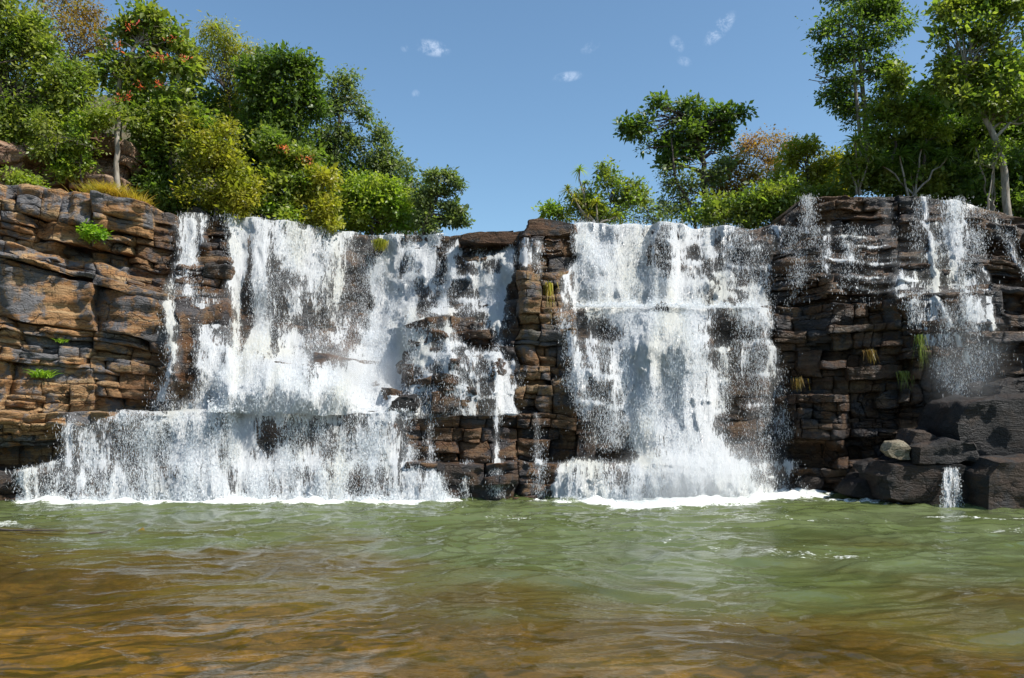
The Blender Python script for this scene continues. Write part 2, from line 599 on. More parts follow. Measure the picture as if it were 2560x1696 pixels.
# ------------------------------------------------------------------ shape of the rock step
# one column per bearing u: top (row, depth) | ledge A: back, row, front | ledge M | ledge B | water
COLS = {
    -600: ((430, 28.0), (27.9, 640, 27.4), (27.0, 1035, 26.5), (27.0, 1178, 26.4), 26.4),
    0:    ((455, 30.0), (29.8, 642, 29.1), (28.9, 1028, 28.4), (29.3, 1173, 28.6), 28.7),
    250:  ((497, 30.9), (30.5, 695, 30.0), (29.6, 1036, 28.7), (29.6, 1172, 28.6), 28.6),
    400:  ((530, 31.9), (31.3, 738, 30.7), (30.3, 1040, 28.9), (29.5, 1165, 28.6), 28.5),
    500:  ((540, 32.3), (31.8, 742, 31.0), (30.6, 1036, 29.1), (29.3, 1162, 28.7), 28.5),
    572:  ((545, 32.6), (32.1, 748, 31.4), (31.0, 1034, 29.3), (29.2, 1160, 28.7), 28.4),
    600:  ((548, 32.8), (32.7, 780, 32.5), (32.0, 1032, 29.4), (29.2, 1160, 28.7), 28.4),
    800:  ((572, 34.0), (34.0, 820, 33.7), (32.8, 1030, 29.5), (29.3, 1158, 28.8), 28.4),
    940:  ((592, 35.3), (35.0, 830, 34.5), (33.4, 1030, 29.6), (29.3, 1158, 28.9), 28.6),
    1080: ((590, 35.0), (33.4, 800, 32.8), (31.3, 1032, 29.9), (29.8, 1160, 28.9), 28.9),
    1280: ((580, 34.2), (32.3, 790, 31.8), (30.9, 1034, 30.2), (30.2, 1160, 29.3), 29.4),
    1310: ((575, 32.6), (31.3, 780, 31.0), (30.9, 1036, 30.2), (30.3, 1160, 29.3), 29.4),
    1410: ((578, 32.7), (31.5, 778, 31.0), (30.9, 1042, 30.3), (30.4, 1160, 29.3), 29.4),
    1445: ((566, 33.5), (32.7, 772, 31.3), (31.1, 1050, 30.8), (30.7, 1160, 29.3), 29.5),
    1650: ((570, 33.8), (33.2, 775, 31.5), (31.3, 1050, 31.0), (30.7, 1160, 29.7), 29.8),
    1890: ((570, 33.6), (33.0, 770, 31.8), (31.6, 1050, 31.3), (31.0, 1160, 30.2), 30.3),
    1935: ((560, 33.4), (32.6, 768, 32.0), (31.9, 1050, 31.7), (31.3, 1162, 31.0), 31.2),
    2010: ((502, 33.2), (32.0, 765, 31.7), (31.7, 1050, 31.5), (31.4, 1165, 31.3), 31.6),
    2080: ((495, 32.8), (31.4, 762, 31.0), (31.1, 1050, 31.1), (31.0, 1165, 31.0), 31.6),
    2300: ((497, 32.4), (30.9, 740, 30.3), (30.4, 1050, 30.4), (30.3, 1155, 30.1), 30.3),
    2460: ((520, 31.8), (30.5, 730, 29.9), (30.0, 1040, 29.8), (29.6, 1150, 29.3), 29.4),
    2560: ((545, 31.2), (30.0, 730, 29.5), (29.6, 1030, 29.2), (29.0, 1150, 28.6), 28.7),
    3100: ((540, 29.5), (28.5, 730, 28.0), (28.0, 1030, 27.6), (27.6, 1150, 27.0), 27.0),
}
CU = np.array(sorted(COLS))


def _col(fn):
    return np.array([fn(COLS[int(u)]) for u in CU])


def _z(v, Y):
    return CH + (VH - v) * Y / F


Zt = _col(lambda c: _z(*c[0])); Yt = _col(lambda c: c[0][1])
ZA = _col(lambda c: _z(c[1][1], c[1][2])); YAf = _col(lambda c: c[1][2]); YAb = _col(lambda c: c[1][0])
ZM = _col(lambda c: _z(c[2][1], c[2][2])); YMf = _col(lambda c: c[2][2]); YMb = _col(lambda c: c[2][0])
ZB = _col(lambda c: _z(c[3][1], c[3][2])); YBf = _col(lambda c: c[3][2]); YBb = _col(lambda c: c[3][0])
YW = _col(lambda c: c[4])


def I(arr, u):
    return np.interp(u, CU, arr)


TIERS = [  # (z low, z high, depth low, depth high, depth of the back of the ledge on top)
    (lambda u: np.full(np.shape(u), -0.9), lambda u: I(ZB, u), lambda u: I(YW, u), lambda u: I(YBf, u), lambda u: I(YBb, u)),
    (lambda u: I(ZB, u), lambda u: I(ZM, u), lambda u: I(YBb, u), lambda u: I(YMf, u), lambda u: I(YMb, u)),
    (lambda u: I(ZM, u), lambda u: I(ZA, u), lambda u: I(YMb, u), lambda u: I(YAf, u), lambda u: I(YAb, u)),
    (lambda u: I(ZA, u), lambda u: I(Zt, u), lambda u: I(YAb, u), lambda u: I(Yt, u), lambda u: I(Yt, u) + 1.6),
]

# rocks that stand out of the face: u0, u1, row top, row bottom, how far, softness
BUMPS = [
    (1010, 1135, 792, 1030, 1.1, 18), (1120, 1245, 897, 1030, 1.9, 16), (965, 1045, 990, 1020, 1.0, 12),
    (1110, 1330, 640, 700, 0.5, 14), (1330, 1470, 600, 640, 0.5, 10), (1265, 1400, 690, 780, 0.4, 12),
    (1420, 1500, 800, 900, 0.45, 16), (1420, 1540, 900, 1140, 0.7, 20),
    (770, 890, 860, 1000, 1.5, 45), (585, 700, 860, 1000, 1.2, 50), (660, 800, 920, 1000, 1.6, 40),
    (415, 585, 820, 1030, 0.5, 20), (500, 575, 585, 745, 0.3, 12),
    (1625, 1690, 600, 680, 0.8, 12), (1640, 1720, 560, 600, 0.6, 10), (1845, 1935, 600, 640, 0.5, 14),
    (1600, 1780, 800, 900, 0.4, 25), (1700, 1860, 860, 900, 0.5, 20),
    (560, 1000, 968, 1015, 1.5, 20), (600, 960, 905, 1015, 0.9, 25),
    (1980, 2110, 985, 1110, 1.1, 12), (2000, 2290, 690, 760, 0.35, 14), (1975, 2200, 1150, 1235, 0.8, 30),
    (0, 170, 650, 790, 0.25, 14), (120, 260, 540, 600, 0.35, 10), (-10, 240, 1100, 1170, -0.55, 18),
    (260, 420, 690, 840, 0.2, 20), (150, 330, 610, 660, -0.5, 12), (180, 420, 500, 540, 0.3, 10),
]


def bumps(u, z, Y, k=2):
    v = VH - (z - CH) * F / Y
    d = np.zeros(np.shape(v))
    for (a, b, v0, v1, h, s) in BUMPS:
        foot = 995 <= v1 <= 1035          # stands on the middle ledge
        if foot and k < 2:
            continue
        if foot:
            v1 = 1080
        w = sstep(a - s, a + s, u) * (1 - sstep(b - s, b + s, u)) * sstep(v0 - s * 0.4, v0 + s * 0.2, v) * (1 - sstep(v1 - s * 0.3, v1 + s * 0.6, v))
        d = d + h * w
    return d


# flights of small steps: u0, u1, rows of the lips, depth of one tread
STAIRS = [
    (945, 1290, (640, 700, 760, 815, 870, 925, 980), 0.50),
    (1440, 1935, (612, 662, 715), 0.50),
    (1440, 1935, (850, 930, 1005), 0.30),
    (405, 590, (800, 860, 925), 0.28),
    (1960, 2480, (545, 580, 615, 650, 690), 0.24),
]


def stairs(u, v):
    """(offset of the rock face, lip strength 0..1)"""
    u = np.asarray(u, float)
    v = np.asarray(v, float)
    off = np.zeros(np.broadcast(u, v).shape)
    lip = np.zeros(off.shape)
    for (a, b, rows_, d) in STAIRS:
        w = sstep(a - 15, a + 25, u) * (1 - sstep(b - 25, b + 15, u))
        vv = v + 26 * vnoise(np.round(u / 55.0 + 0.6 * vnoise(v / 80.0, 0, 0, 701)) * 1.7, 0.5, 0, 702)
        lo, hi = rows_[0] - 45, rows_[-1] + 45
        lin = np.clip((vv - lo) / (hi - lo), 0, 1) * len(rows_)
        cum = 0
        for q in rows_:
            cum = cum + sstep(q - 3, q + 3, vv)
            lip = np.maximum(lip, w * np.exp(-((vv - q - 5) / 7.0) ** 2))
        off = off + w * d * (lin - cum)
    return off, lip


def tier_depth(k, u, t):
    zl, zh, dl, dh, _ = TIERS[k]
    u = np.asarray(u, float)
    z = zl(u) + (zh(u) - zl(u)) * t
    Y = dl(u) + (dh(u) - dl(u)) * t
    Y = Y + 0.38 * fbm(u / 170.0, z * 0.45, 3.3, 3, 5)
    Y = Y - bumps(u, z, Y, k) + stairs(u, VH - (z - CH) * F / Y)[0]
    if k == 2:
        lim = I(YMf, u) + 0.12 + 0.25 * vnoise(u / 40.0, z * 1.5, 0, 703)
        Y = np.where((u > 500) & (u < 1300), np.maximum(Y, lim), Y)
    return Y, z


def depth(u, z):
    """front of the rock at bearing u and height z"""
    u, z = np.broadcast_arrays(np.asarray(u, float), np.asarray(z, float))
    out = np.zeros(u.shape)
    for k in range(4):
        zl, zh = TIERS[k][0](u), TIERS[k][1](u)
        t = (z - zl) / np.maximum(zh - zl, 0.01)
        sel = (t >= 0) & (t <= 1) if k else (t <= 1)
        if k == 3:
            sel = t >= 0
        Y, _ = tier_depth(k, u, np.clip(t, 0, 1))
        out = np.where(sel, Y, out)
    return out


PXM = 0.0153     # metres per unit of u at the falls


def make_block(uv, tz, k_or_fn, off, seed, back, parent, mat, color, name='rock', warp=1.0, fac=1.0):
    """one stone of the step: a displaced front with worn edges and returns running back"""
    u0, u1 = uv
    t0, t1 = tz
    um = 0.5 * (u0 + u1)
    fn = k_or_fn
    _, za = fn(um, t0)
    _, zb = fn(um, t1)
    w = (u1 - u0) * PXM
    h = float(zb - za)
    nx = int(min(22, max(4, w / 0.12)))
    nz = int(min(16, max(3, h / 0.085)))
    ex = min(0.04 / w, 0.15)
    ez = min(0.035 / max(h, 0.05), 0.2)
    su = np.concatenate([[0, ex], np.linspace(ex, 1 - ex, nx + 1)[1:-1], [1 - ex, 1]])
    sz = np.concatenate([[0, ez], np.linspace(ez, 1 - ez, nz + 1)[1:-1], [1 - ez, 1]])
    SU, SZ = np.meshgrid(su, sz)
    gap = 0.5
    U = u0 + gap + (u1 - u0 - 2 * gap) * SU
    T = t0 + (t1 - t0) * SZ
    Tq = (t0 + t1) / 2 + (T - (t0 + t1) / 2) * 0.35
    Yq, _ = fn(U, Tq)
    _, Z = fn(U, T)
    # broken corners and sloping joints
    r = np.random.default_rng(seed)
    skew = r.normal(0, 0.07, 4) * warp
    Z = Z + h * (skew[0] * (SU - 0.5) * SZ + skew[1] * (SU - 0.5) * (1 - SZ))
    U = U + (SZ - 0.5) * h / PXM * (0.25 * vnoise(um / 90.0, Z.mean(), 2.0, 63) + 0.10 * skew[2])
    zz = Z * 1.0
    U = U + warp * 10 * vnoise(U / 70.0, zz * 1.4, 1.0, 11)
    Z = Z + warp * (0.09 * vnoise(U / 80.0, zz * 0.7, 4.0, 12) + 0.03 * vnoise(U / 14.0, zz * 2, 7.0, 13)) - 0.006
    tilt = r.normal(0, 0.045, 2)
    Y = Yq + off + tilt[0] * (SU - 0.5) * w + tilt[1] * 0.8 * (SZ - 0.5) * h
    x0 = (U - 1280) * Y / F
    zj = Z + 0.05 * vnoise(x0 * 0.8, Z * 0.5, 0.0, 31)
    n = 0.16 * fbm(x0 * 0.7, Z * 1.3, 0.3, 3, 21)
    chip = np.round(2.0 * fbm(x0 * 0.9, zj * 2.6, 0.0, 2, 33)) / 2.0
    n = n + 0.10 * chip
    n = n + 0.035 * np.round(1.6 * vnoise(x0 * 0.25, zj * 6.5, 0.0, 36))
    n = n + 0.030 * fbm(x0 * 1.5, Z * 13.0, 0.0, 2, 41) + 0.035 * fbm(x0 * 6, Z * 6, 0.0, 2, 42)
    for q in range(3):
        an = r.uniform(0, 2 * math.pi)
        dd = (SU - 0.5) * w * math.cos(an) + (SZ - 0.5) * h * math.sin(an)
        lim = 0.5 * (abs(math.cos(an)) * w + abs(math.sin(an)) * h) * r.uniform(0.35, 1.0)
        n = n + np.clip(dd - lim, 0, 9) * r.uniform(0.3, 1.1) * fac
    edge = np.minimum(np.minimum(SU, 1 - SU) * w, np.minimum(SZ, 1 - SZ) * h)
    rad = 0.02 + 0.08 * np.clip(vnoise(x0 * 2.2, Z * 2.2, seed * 0.1, 55), 0, 1)
    edge = edge + 0.03 * np.clip(vnoise(x0 * 3, Z * 3, 0.0, 57), 0, 1)
    rr = np.clip(1 - edge / rad, 0, 1) ** 2 * (0.015 + 0.09 * (0.5 + 0.5 * vnoise(x0 * 1.7, Z * 1.7, 0, 56)))
    Y = Y + n + rr
    X = (U - 1280) * Y / F
    nr, nc = U.shape
    V = [np.stack([X, Y, Z], -1).reshape(-1, 3)]
    faces = [grid_faces(nr, nc)]
    # outline, anticlockwise seen from the front
    idx = [(0, c) for c in range(nc)] + [(r_, nc - 1) for r_ in range(1, nr)] + [(nr - 1, c) for c in range(nc - 2, -1, -1)] + [(r_, 0) for r_ in range(nr - 2, 0, -1)]
    idx = np.array([a * nc + b for a, b in idx])
    ring = V[0][idx]
    m = len(idx)
    prev = idx
    base = nr * nc
    cen = ring.mean(0)
    for s, dd in enumerate((0.12, 0.5, 1.0)):
        rg = ring.copy()
        rg[:, 1] += back * dd
        rg[:, 2] += 0.035 * vnoise(rg[:, 0] * 2.5, rg[:, 1] * 2.5, rg[:, 2], 60) + (cen[2] - rg[:, 2]) * 0.01 * s
        rg[:, 0] += (cen[0] - rg[:, 0]) * 0.015 * s + 0.02 * vnoise(rg[:, 2] * 2.5, rg[:, 1] * 2.5, 3.0, 61)
        cur = np.arange(base, base + m)
        V.append(rg)
        nxt = np.roll(np.arange(m), -1)
        faces.append(np.stack([prev[nxt], prev, cur, cur[nxt]], 1))
        prev = cur
        base += m
    o = mesh_np(name, np.concatenate(V), np.concatenate(faces), mat, parent, False)
    o.color = tuple(color) if len(color) == 4 else (*color, 0.0)
    return o


def split_rect(u0, u1, t0, t1, H, r, off, out, size, depthlim=0):
    """break a face into beds and stones; the offsets add up so that ledges of all sizes appear"""
    w = (u1 - u0) * PXM
    h = (t1 - t0) * H
    wmax, hmax = size
    stop_w = wmax * math.exp(r.normal(0.28, 0.42))
    stop_h = hmax * math.exp(r.normal(0.25, 0.45))
    if (w < stop_w and h < stop_h) or depthlim > 9 or (w < 0.35 or h < 0.14):
        out.append((u0, u1, t0, t1, off))
        return
    size_f = min(2.0, max(0.5, (w * h) ** 0.5))
    if (h / stop_h) > (w / stop_w) * r.uniform(0.45, 1.2):
        f = r.uniform(0.28, 0.72)
        tm = t0 + (t1 - t0) * f
        amp = 0.115 * size_f ** 0.6
        split_rect(u0, u1, t0, tm, H, r, off + r.normal(0, amp), out, size, depthlim + 1)
        split_rect(u0, u1, tm, t1, H, r, off + r.normal(0, amp), out, size, depthlim + 1)
    else:
        f = r.uniform(0.3, 0.7)
        um = u0 + (u1 - u0) * f
        amp = 0.035 * size_f
        split_rect(u0, um, t0, t1, H, r, off + r.normal(0, amp), out, size, depthlim + 1)
        split_rect(um, u1, t0, t1, H, r, off + r.normal(0, amp), out, size, depthlim + 1)


def wetness(u, v):
    w = sstep(290, 400, u) * 0.95
    w = max(w, float(sstep(1130, 1170, v)) * 0.9)
    w = max(w, float(sstep(620, 1000, v)) * 0.3 * float(sstep(150, 300, u)))
    if 1290 < u < 1430 and 640 < v < 1000:
        w = 0.55
    return float(w)


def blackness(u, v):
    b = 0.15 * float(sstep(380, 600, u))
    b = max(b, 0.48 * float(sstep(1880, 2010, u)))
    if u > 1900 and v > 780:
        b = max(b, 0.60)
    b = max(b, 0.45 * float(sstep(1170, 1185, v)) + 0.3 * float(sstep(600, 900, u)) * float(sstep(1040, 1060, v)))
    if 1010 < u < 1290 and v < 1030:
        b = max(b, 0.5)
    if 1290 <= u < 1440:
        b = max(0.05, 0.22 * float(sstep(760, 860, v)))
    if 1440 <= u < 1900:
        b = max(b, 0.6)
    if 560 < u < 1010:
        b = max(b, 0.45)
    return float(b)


def mossness(u, v):
    m = 0.0
    for (a, b, ra, rb, s) in ((1360, 730, 45, 90, 0.95), (1315, 720, 30, 60, 0.5), (240, 620, 90, 30, 0.5), (560, 680, 40, 60, 0.4), (1310, 800, 20, 60, 0.6), (1100, 610, 50, 20, 0.5), (1750, 620, 60, 30, 0.3), (2100, 900, 200, 120, 0.35)):
        m = max(m, s * math.exp(-((u - a) / ra) ** 2 - ((v - b) / rb) ** 2))
    return m


def rock_section(u0, u1, sizes, seed):
    root = empty('cliff', (float((0.5 * (u0 + u1) - 1280) * 30 / F), 30.0, 0.0))
    root['kind'] = 'structure'
    r = np.random.default_rng(seed)
    for k in range(4):
        H = float(TIERS[k][1](0.5 * (u0 + u1)) - TIERS[k][0](0.5 * (u0 + u1)))
        out = []
        beds = sizes[k] if isinstance(sizes[k], list) else [(0.0, 1.0, sizes[k], 0.0)]
        for (ta, tb, sz_, of_) in beds:
            split_rect(u0, u1, ta, tb, H, r, of_, out, sz_)
        fn = (lambda kk: (lambda u, t: tier_depth(kk, u, t)))(k)
        for i, (a, b, t0, t1, off) in enumerate(out):
            um = 0.5 * (a + b)
            back = 0.9
            if t1 > 0.999:
                back = float(TIERS[k][4](um) - TIERS[k][3](um)) + 1.0
            if r.random() < 0.06 and t1 < 0.99:
                off = off + r.uniform(0.15, 0.35)
            off = float(np.clip(off, -0.5, 0.55))
            if (590 <= um <= 1000) or (1440 < um < 1930) or (k < 2 and 150 < um < 1040):
                off = float(np.clip(off, -0.02, 0.3))
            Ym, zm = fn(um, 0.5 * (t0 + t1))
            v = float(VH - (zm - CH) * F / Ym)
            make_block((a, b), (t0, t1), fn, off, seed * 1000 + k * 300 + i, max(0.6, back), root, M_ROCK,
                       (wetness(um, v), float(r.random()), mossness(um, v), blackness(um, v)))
    return root


BIG = (2.0, 0.9)
LT1 = [(0.0, 0.40, (2.4, 0.9), 0.50), (0.40, 0.62, (1.6, 0.24), 0.0), (0.62, 1.0, (1.5, 0.42), -0.14)]
LT2 = [(0.0, 0.20, (1.2, 0.6), 0.0), (0.20, 0.32, (1.5, 0.42), 0.08), (0.32, 0.52, (1.1, 0.42), 0.12), (0.52, 0.60, (2.2, 0.3), -0.06), (0.60, 0.93, (3.2, 1.9), -0.14), (0.93, 1.0, (1.8, 0.26), -0.18)]
LT3 = [(0.0, 0.20, (1.1, 0.30), 0.02), (0.20, 0.40, (1.1, 0.42), 0.42), (0.40, 0.62, (1.3, 0.55), -0.08), (0.62, 1.0, (1.7, 0.85), -0.14)]
rock_section(-600, -60, (BIG, BIG, (2.6, 1.2), (2.6, 1.2)), 1)
rock_section(-60, 230, ((2.2, 0.9), LT1, LT2, LT3), 2)
rock_section(230, 440, ((2.0, 0.9), LT1, LT2, LT3), 14)
rock_section(440, 590, ((1.6, 0.7), (1.4, 0.6), [(0, 0.3, (1.2, 0.6), 0.0), (0.3, 1.0, (2.4, 1.1), -0.1)], (0.9, 0.5)), 3)
rock_section(590, 1010, ((2.0, 0.8), (2.0, 0.8), (1.8, 0.9), (1.8, 0.9)), 4)
rock_section(1010, 1290, ((1.1, 0.5), (1.1, 0.55), (1.0, 0.55), [(0, 0.7, (0.9, 0.5), 0.0), (0.7, 1.0, (1.7, 0.3), -0.05)]), 5)
rock_section(1290, 1440, ((1.2, 0.5), (1.3, 0.5), (0.85, 0.6), (0.95, 0.42)), 6)
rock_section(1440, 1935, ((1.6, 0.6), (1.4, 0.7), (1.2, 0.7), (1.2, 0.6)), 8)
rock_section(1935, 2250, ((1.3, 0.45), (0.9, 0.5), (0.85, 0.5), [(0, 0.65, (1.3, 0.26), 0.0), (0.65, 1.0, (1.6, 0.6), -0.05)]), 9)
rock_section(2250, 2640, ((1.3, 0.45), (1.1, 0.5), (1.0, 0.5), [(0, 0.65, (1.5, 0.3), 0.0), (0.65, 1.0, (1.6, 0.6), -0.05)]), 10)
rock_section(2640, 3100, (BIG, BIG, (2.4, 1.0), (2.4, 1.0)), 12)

# the solid rock behind the loose stones
uu = np.arange(-600, 3101, 7.0)
zz = np.concatenate([np.linspace(-0.9, 1, 26)])
rows = []
zn = 150
T = np.linspace(0, 1, zn)
U2, T2 = np.meshgrid(uu, T)
ZT = I(Zt, U2) - 0.06
Z2 = -0.9 + (ZT + 0.9) * T2
Y2 = depth(U2, Z2) + 0.80 + 0.12 * fbm(U2 / 30.0, Z2 * 5, 0.0, 4, 77)
for _ in range(2):
    Y2[:, 1:-1] = (Y2[:, :-2] + Y2[:, 2:] + 2 * Y2[:, 1:-1]) / 4
X2 = (U2 - 1280) * Y2 / F
wall = mesh_np('bedrock', np.stack([X2, Y2, Z2], -1).reshape(-1, 3), grid_faces(*U2.shape), M_ROCK)
wall.color = (0.9, 0.5, 0.0, 0.5)
wall['kind'] = 'structure'

# ------------------------------------------------------------------ land above the falls
def hill(u, Y):
    """height above the lip of the land behind"""
    back = np.clip(Y - 33.5, 0, 200)
    left = 1 - sstep(250, 1150, u)
    right = sstep(1500, 2400, u)
    z = left * (0.62 * np.clip(back, 0, 22) + 0.25 * np.clip(back - 22, 0, 60)) + right * (0.30 * np.clip(back - 2, 0, 20))
    z = z + (sstep(6, 25, back)) * (1.0 + 0.8 * fbm(u / 200.0, Y / 9.0, 0, 3, 90)) * np.where((u > 1100) & (u < 1500), 0.35, 1)
    return z


ys = np.concatenate([[0, 0.6, 1.3, 2.2, 3.4], np.geomspace(4.5, 400, 50)])
uu = np.arange(-1400, 4001, 20.0)
U3, S3 = np.meshgrid(uu, ys)
Y3 = I(Yt, U3) + 0.4 + S3
Z3 = I(Zt, U3) * np.exp(-S3 / 400) - 0.12 + hill(U3, Y3) * (1 + 0.0 * U3) + 0.10 * fbm(U3 / 40, Y3, 0, 3, 91) * sstep(0.5, 2, S3)
X3 = (U3 - 1280) * Y3 / F
g = mesh_np('hillside', np.stack([X3, Y3, Z3], -1).reshape(-1, 3), grid_faces(*U3.shape), M_GROUND)
g['kind'] = 'structure'


def ground_z(u, Y):
    S = max(0.0, Y - float(I(Yt, u)) - 0.4)
    return float(I(Zt, u)) * math.exp(-S / 400) - 0.12 + float(hill(np.array(float(u)), np.array(float(Y))))


# ------------------------------------------------------------------ pink outcrop under the trees on the slope
def outcrop_fn(u, t):
    u = np.asarray(u, float)
    t = np.asarray(t, float)
    zl = np.interp(u, (-500, 0, 250, 470), (11.0, 11.2, 11.0, 10.8))
    zh = np.interp(u, (-500, 0, 120, 200, 300, 400, 470), (15.5, 14.6, 14.4, 15.4, 15.0, 13.6, 12.2))
    Y = np.interp(u, (-500, 0, 250, 470), (30.4, 31.4, 32.6, 34.2)) + 0.9 * t + 0.5 * fbm(u / 60.0, t * 3, 1.0, 3, 44)
    return Y, zl + (zh - zl) * t


root = empty('rock_outcrop', (-18.0, 32.0, 11.0))
tag(root, 'pinkish sandstone outcrop of cracked blocks under the overhanging trees above the dry cliff', 'rock outcrop')
r_ = np.random.default_rng(77)
out = []
split_rect(-250, 470, 0, 1, 3.6, r_, 0.0, out, (0.95, 0.5))
for i, (a, b, t0, t1, off) in enumerate(out):
    make_block((a, b), (t0, t1), outcrop_fn, float(np.clip(off * 2.2, -0.5, 0.6)), 5000 + i, 1.6, root, M_PINK, (0.0, float(r_.random()), 0.15), warp=2.0)

# ------------------------------------------------------------------ boulders
def prism_rock(name, outline, Y, thick, mat, color, label, cat='boulder', group=None, lean=0.0, amp=0.11, seed=0, cuts=3):
    """an angular stone: outline at its own distance, bevelled, with a real thickness"""
    pts = [P(u, v, Y) for u, v in outline]
    cx = sum(p[0] for p in pts) / len(pts)
    zb = min(p[2] for p in pts)
    cz = sum(p[2] for p in pts) / len(pts)
    bm = bmesh.new()
    rings = []
    for (dy, s) in ((0.0, 0.90), (0.16 * thick, 1.0), (0.75 * thick, 1.0), (thick, 0.85)):
        rg = []
        for p in pts:
            x = cx + (p[0] - cx) * s
            z = cz + (p[2] - cz) * s
            yy = Y + dy + lean * (z - zb)
            rg.append(bm.verts.new((x, yy, z)))
        rings.append(rg)
    m = len(pts)
    for a, b in zip(rings[:-1], rings[1:]):
        for i in range(m):
            j = (i + 1) % m
            bm.faces.new((a[i], a[j], b[j], b[i]))
    for rg, rev in ((rings[0], True), (rings[-1], False)):
        bm.faces.new(list(reversed(rg)) if rev else rg)
    bmesh.ops.recalc_face_normals(bm, faces=bm.faces[:])
    bmesh.ops.triangulate(bm, faces=bm.faces[:])
    for c in range(cuts):
        long_e = [e for e in bm.edges if e.calc_length() > 0.16]
        if not long_e:
            break
        bmesh.ops.subdivide_edges(bm, edges=long_e, cuts=1)
        bmesh.ops.triangulate(bm, faces=bm.faces[:])
    bm.normal_update()
    co = np.array([v.co[:] for v in bm.verts])
    no = np.array([v.normal[:] for v in bm.verts])
    d = amp * fbm(co[:, 0] * 1.3 + seed, co[:, 1] * 1.3, co[:, 2] * 1.9, 4, 71) + amp * 0.5 * np.round(2 * fbm(co[:, 0] * 1.8 + seed, co[:, 1], co[:, 2] * 3.5, 2, 72)) / 2
    co = co + no * d[:, None]
    for v, c in zip(bm.verts, co):
        v.co = c
    base = Vector((cx, Y + thick / 2, zb))
    for v in bm.verts:
        v.co -= base
    me = bpy.data.meshes.new(name)
    bm.to_mesh(me)
    bm.free()
    me.materials.append(mat)
    for p in me.polygons:
        p.use_smooth = False
    o = bpy.data.objects.new(name, me)
    o.location = base
    COL.objects.link(o)
    o.color = tuple(color) if len(color) == 4 else (*color, 1.0 * color[0] ** 1.2)
    try:
        me.set_sharp_from_angle(angle=math.radians(38))
    except Exception:
        pass
    return tag(o, label, cat, group)


WETC = (1.0, 0.7, 0.0)
prism_rock('boulder', [(2372, 1070), (2378, 1035), (2400, 1005), (2470, 992), (2600, 985), (2760, 990), (2780, 1175), (2500, 1175), (2400, 1165)], 27.3, 3.0, M_BOULDER, (1.0, 0.9, 0), 'large black wet boulder with a flat top beside the thin fall at the picture edge', seed=1, lean=-0.14)
prism_rock('boulder', [(2488, 990), (2500, 965), (2540, 945), (2620, 942), (2700, 955), (2720, 1010), (2520, 1005)], 28.6, 1.6, M_BOULDER, (1.0, 0.8, 0), 'small dark boulder lying on top of the large black one', seed=2)
prism_rock('boulder', [(2415, 990), (2430, 965), (2455, 955), (2480, 965), (2495, 992), (2460, 1005)], 29.4, 0.9, M_BOULDER, (1.0, 0.8, 0), 'low grey boulder in the mist at the foot of the thin fall', seed=3)
prism_rock('boulder', [(2268, 1150), (2272, 1110), (2290, 1078), (2330, 1082), (2356, 1100), (2350, 1155)], 27.6, 1.3, M_BOULDER, (0.9, 0.2, 0), 'tilted wedge boulder with a pale sloping top edge behind the long slab', seed=4)
prism_rock('boulder', [(2290, 1160), (2292, 1120), (2340, 1108), (2372, 1098), (2440, 1104), (2452, 1118), (2452, 1158), (2370, 1163)], 27.0, 1.3, M_BOULDER, (0.9, 0.6, 0), 'long dark slab boulder with a lit upper edge lying on the shore ledge', seed=5, lean=-0.1)
prism_rock('boulder', [(2216, 1128), (2232, 1108), (2262, 1104), (2276, 1122), (2278, 1150), (2250, 1152), (2228, 1145)], 27.3, 0.7, M_PALE, (0.1, 0.5, 0.0), 'pale yellowish rounded boulder left of the dark wedge boulder', seed=6)
prism_rock('rock_ledge', [(2215, 1250), (2200, 1190), (2225, 1160), (2330, 1158), (2452, 1162), (2475, 1185), (2470, 1265), (2330, 1275)], 27.2, 2.4, M_BOULDER, (0.85, 0.35, 0), 'brown shore ledge carrying the long slab and the pale boulder', 'rock ledge', lean=-0.08, seed=7, amp=0.09)
prism_rock('rock_ledge', [(2455, 1290), (2452, 1190), (2480, 1150), (2600, 1140), (2800, 1145), (2820, 1300), (2600, 1300)], 26.3, 2.8, M_BOULDER, (0.75, 0.3, 0), 'brown block ledge at the water beside the small blue spill', 'rock ledge', lean=-0.1, seed=8, amp=0.09)
prism_rock('rock_ledge', [(2120, 1240), (2140, 1205), (2175, 1192), (2240, 1190), (2260, 1250), (2180, 1256)], 28.3, 1.5, M_BOULDER, (1.0, 0.7, 0), 'low dark wet rock at the waterline below the shaded cliff', 'rock ledge', seed=9)
prism_rock('rock', [(2102, 1240), (2108, 1220), (2140, 1210), (2158, 1222), (2160, 1238), (2130, 1242)], 30.2, 0.6, M_BOULDER, (1.0, 0.9, 0), 'small black wet rock just off the foot of the shaded cliff', 'rock', seed=10, cuts=2)
prism_rock('rock', [(968, 1028), (975, 1002), (1000, 990), (1035, 992), (1045, 1010), (1040, 1032)], 29.3, 0.9, M_BOULDER, (1.0, 0.8, 0), 'black rock standing out of the foam on the long middle ledge', 'rock', seed=11, cuts=2)
prism_rock('rock', [(1636, 780), (1640, 758), (1655, 752), (1668, 760), (1672, 778)], 31.0, 0.5, M_BOULDER, (1.0, 0.8, 0), 'tiny black rock on the lip halfway down the wide cataract', 'rock', seed=12, cuts=2)
prism_rock('rock', [(1300, 590), (1316, 566), (1318, 548), (1350, 542), (1395, 548), (1440, 560), (1445, 580), (1400, 592)], 32.6, 1.6, M_BOULDER, (0.2, 0.1, 0), 'brown layered rock slab on the crest between the two falls', 'rock slab', seed=13, amp=0.06)
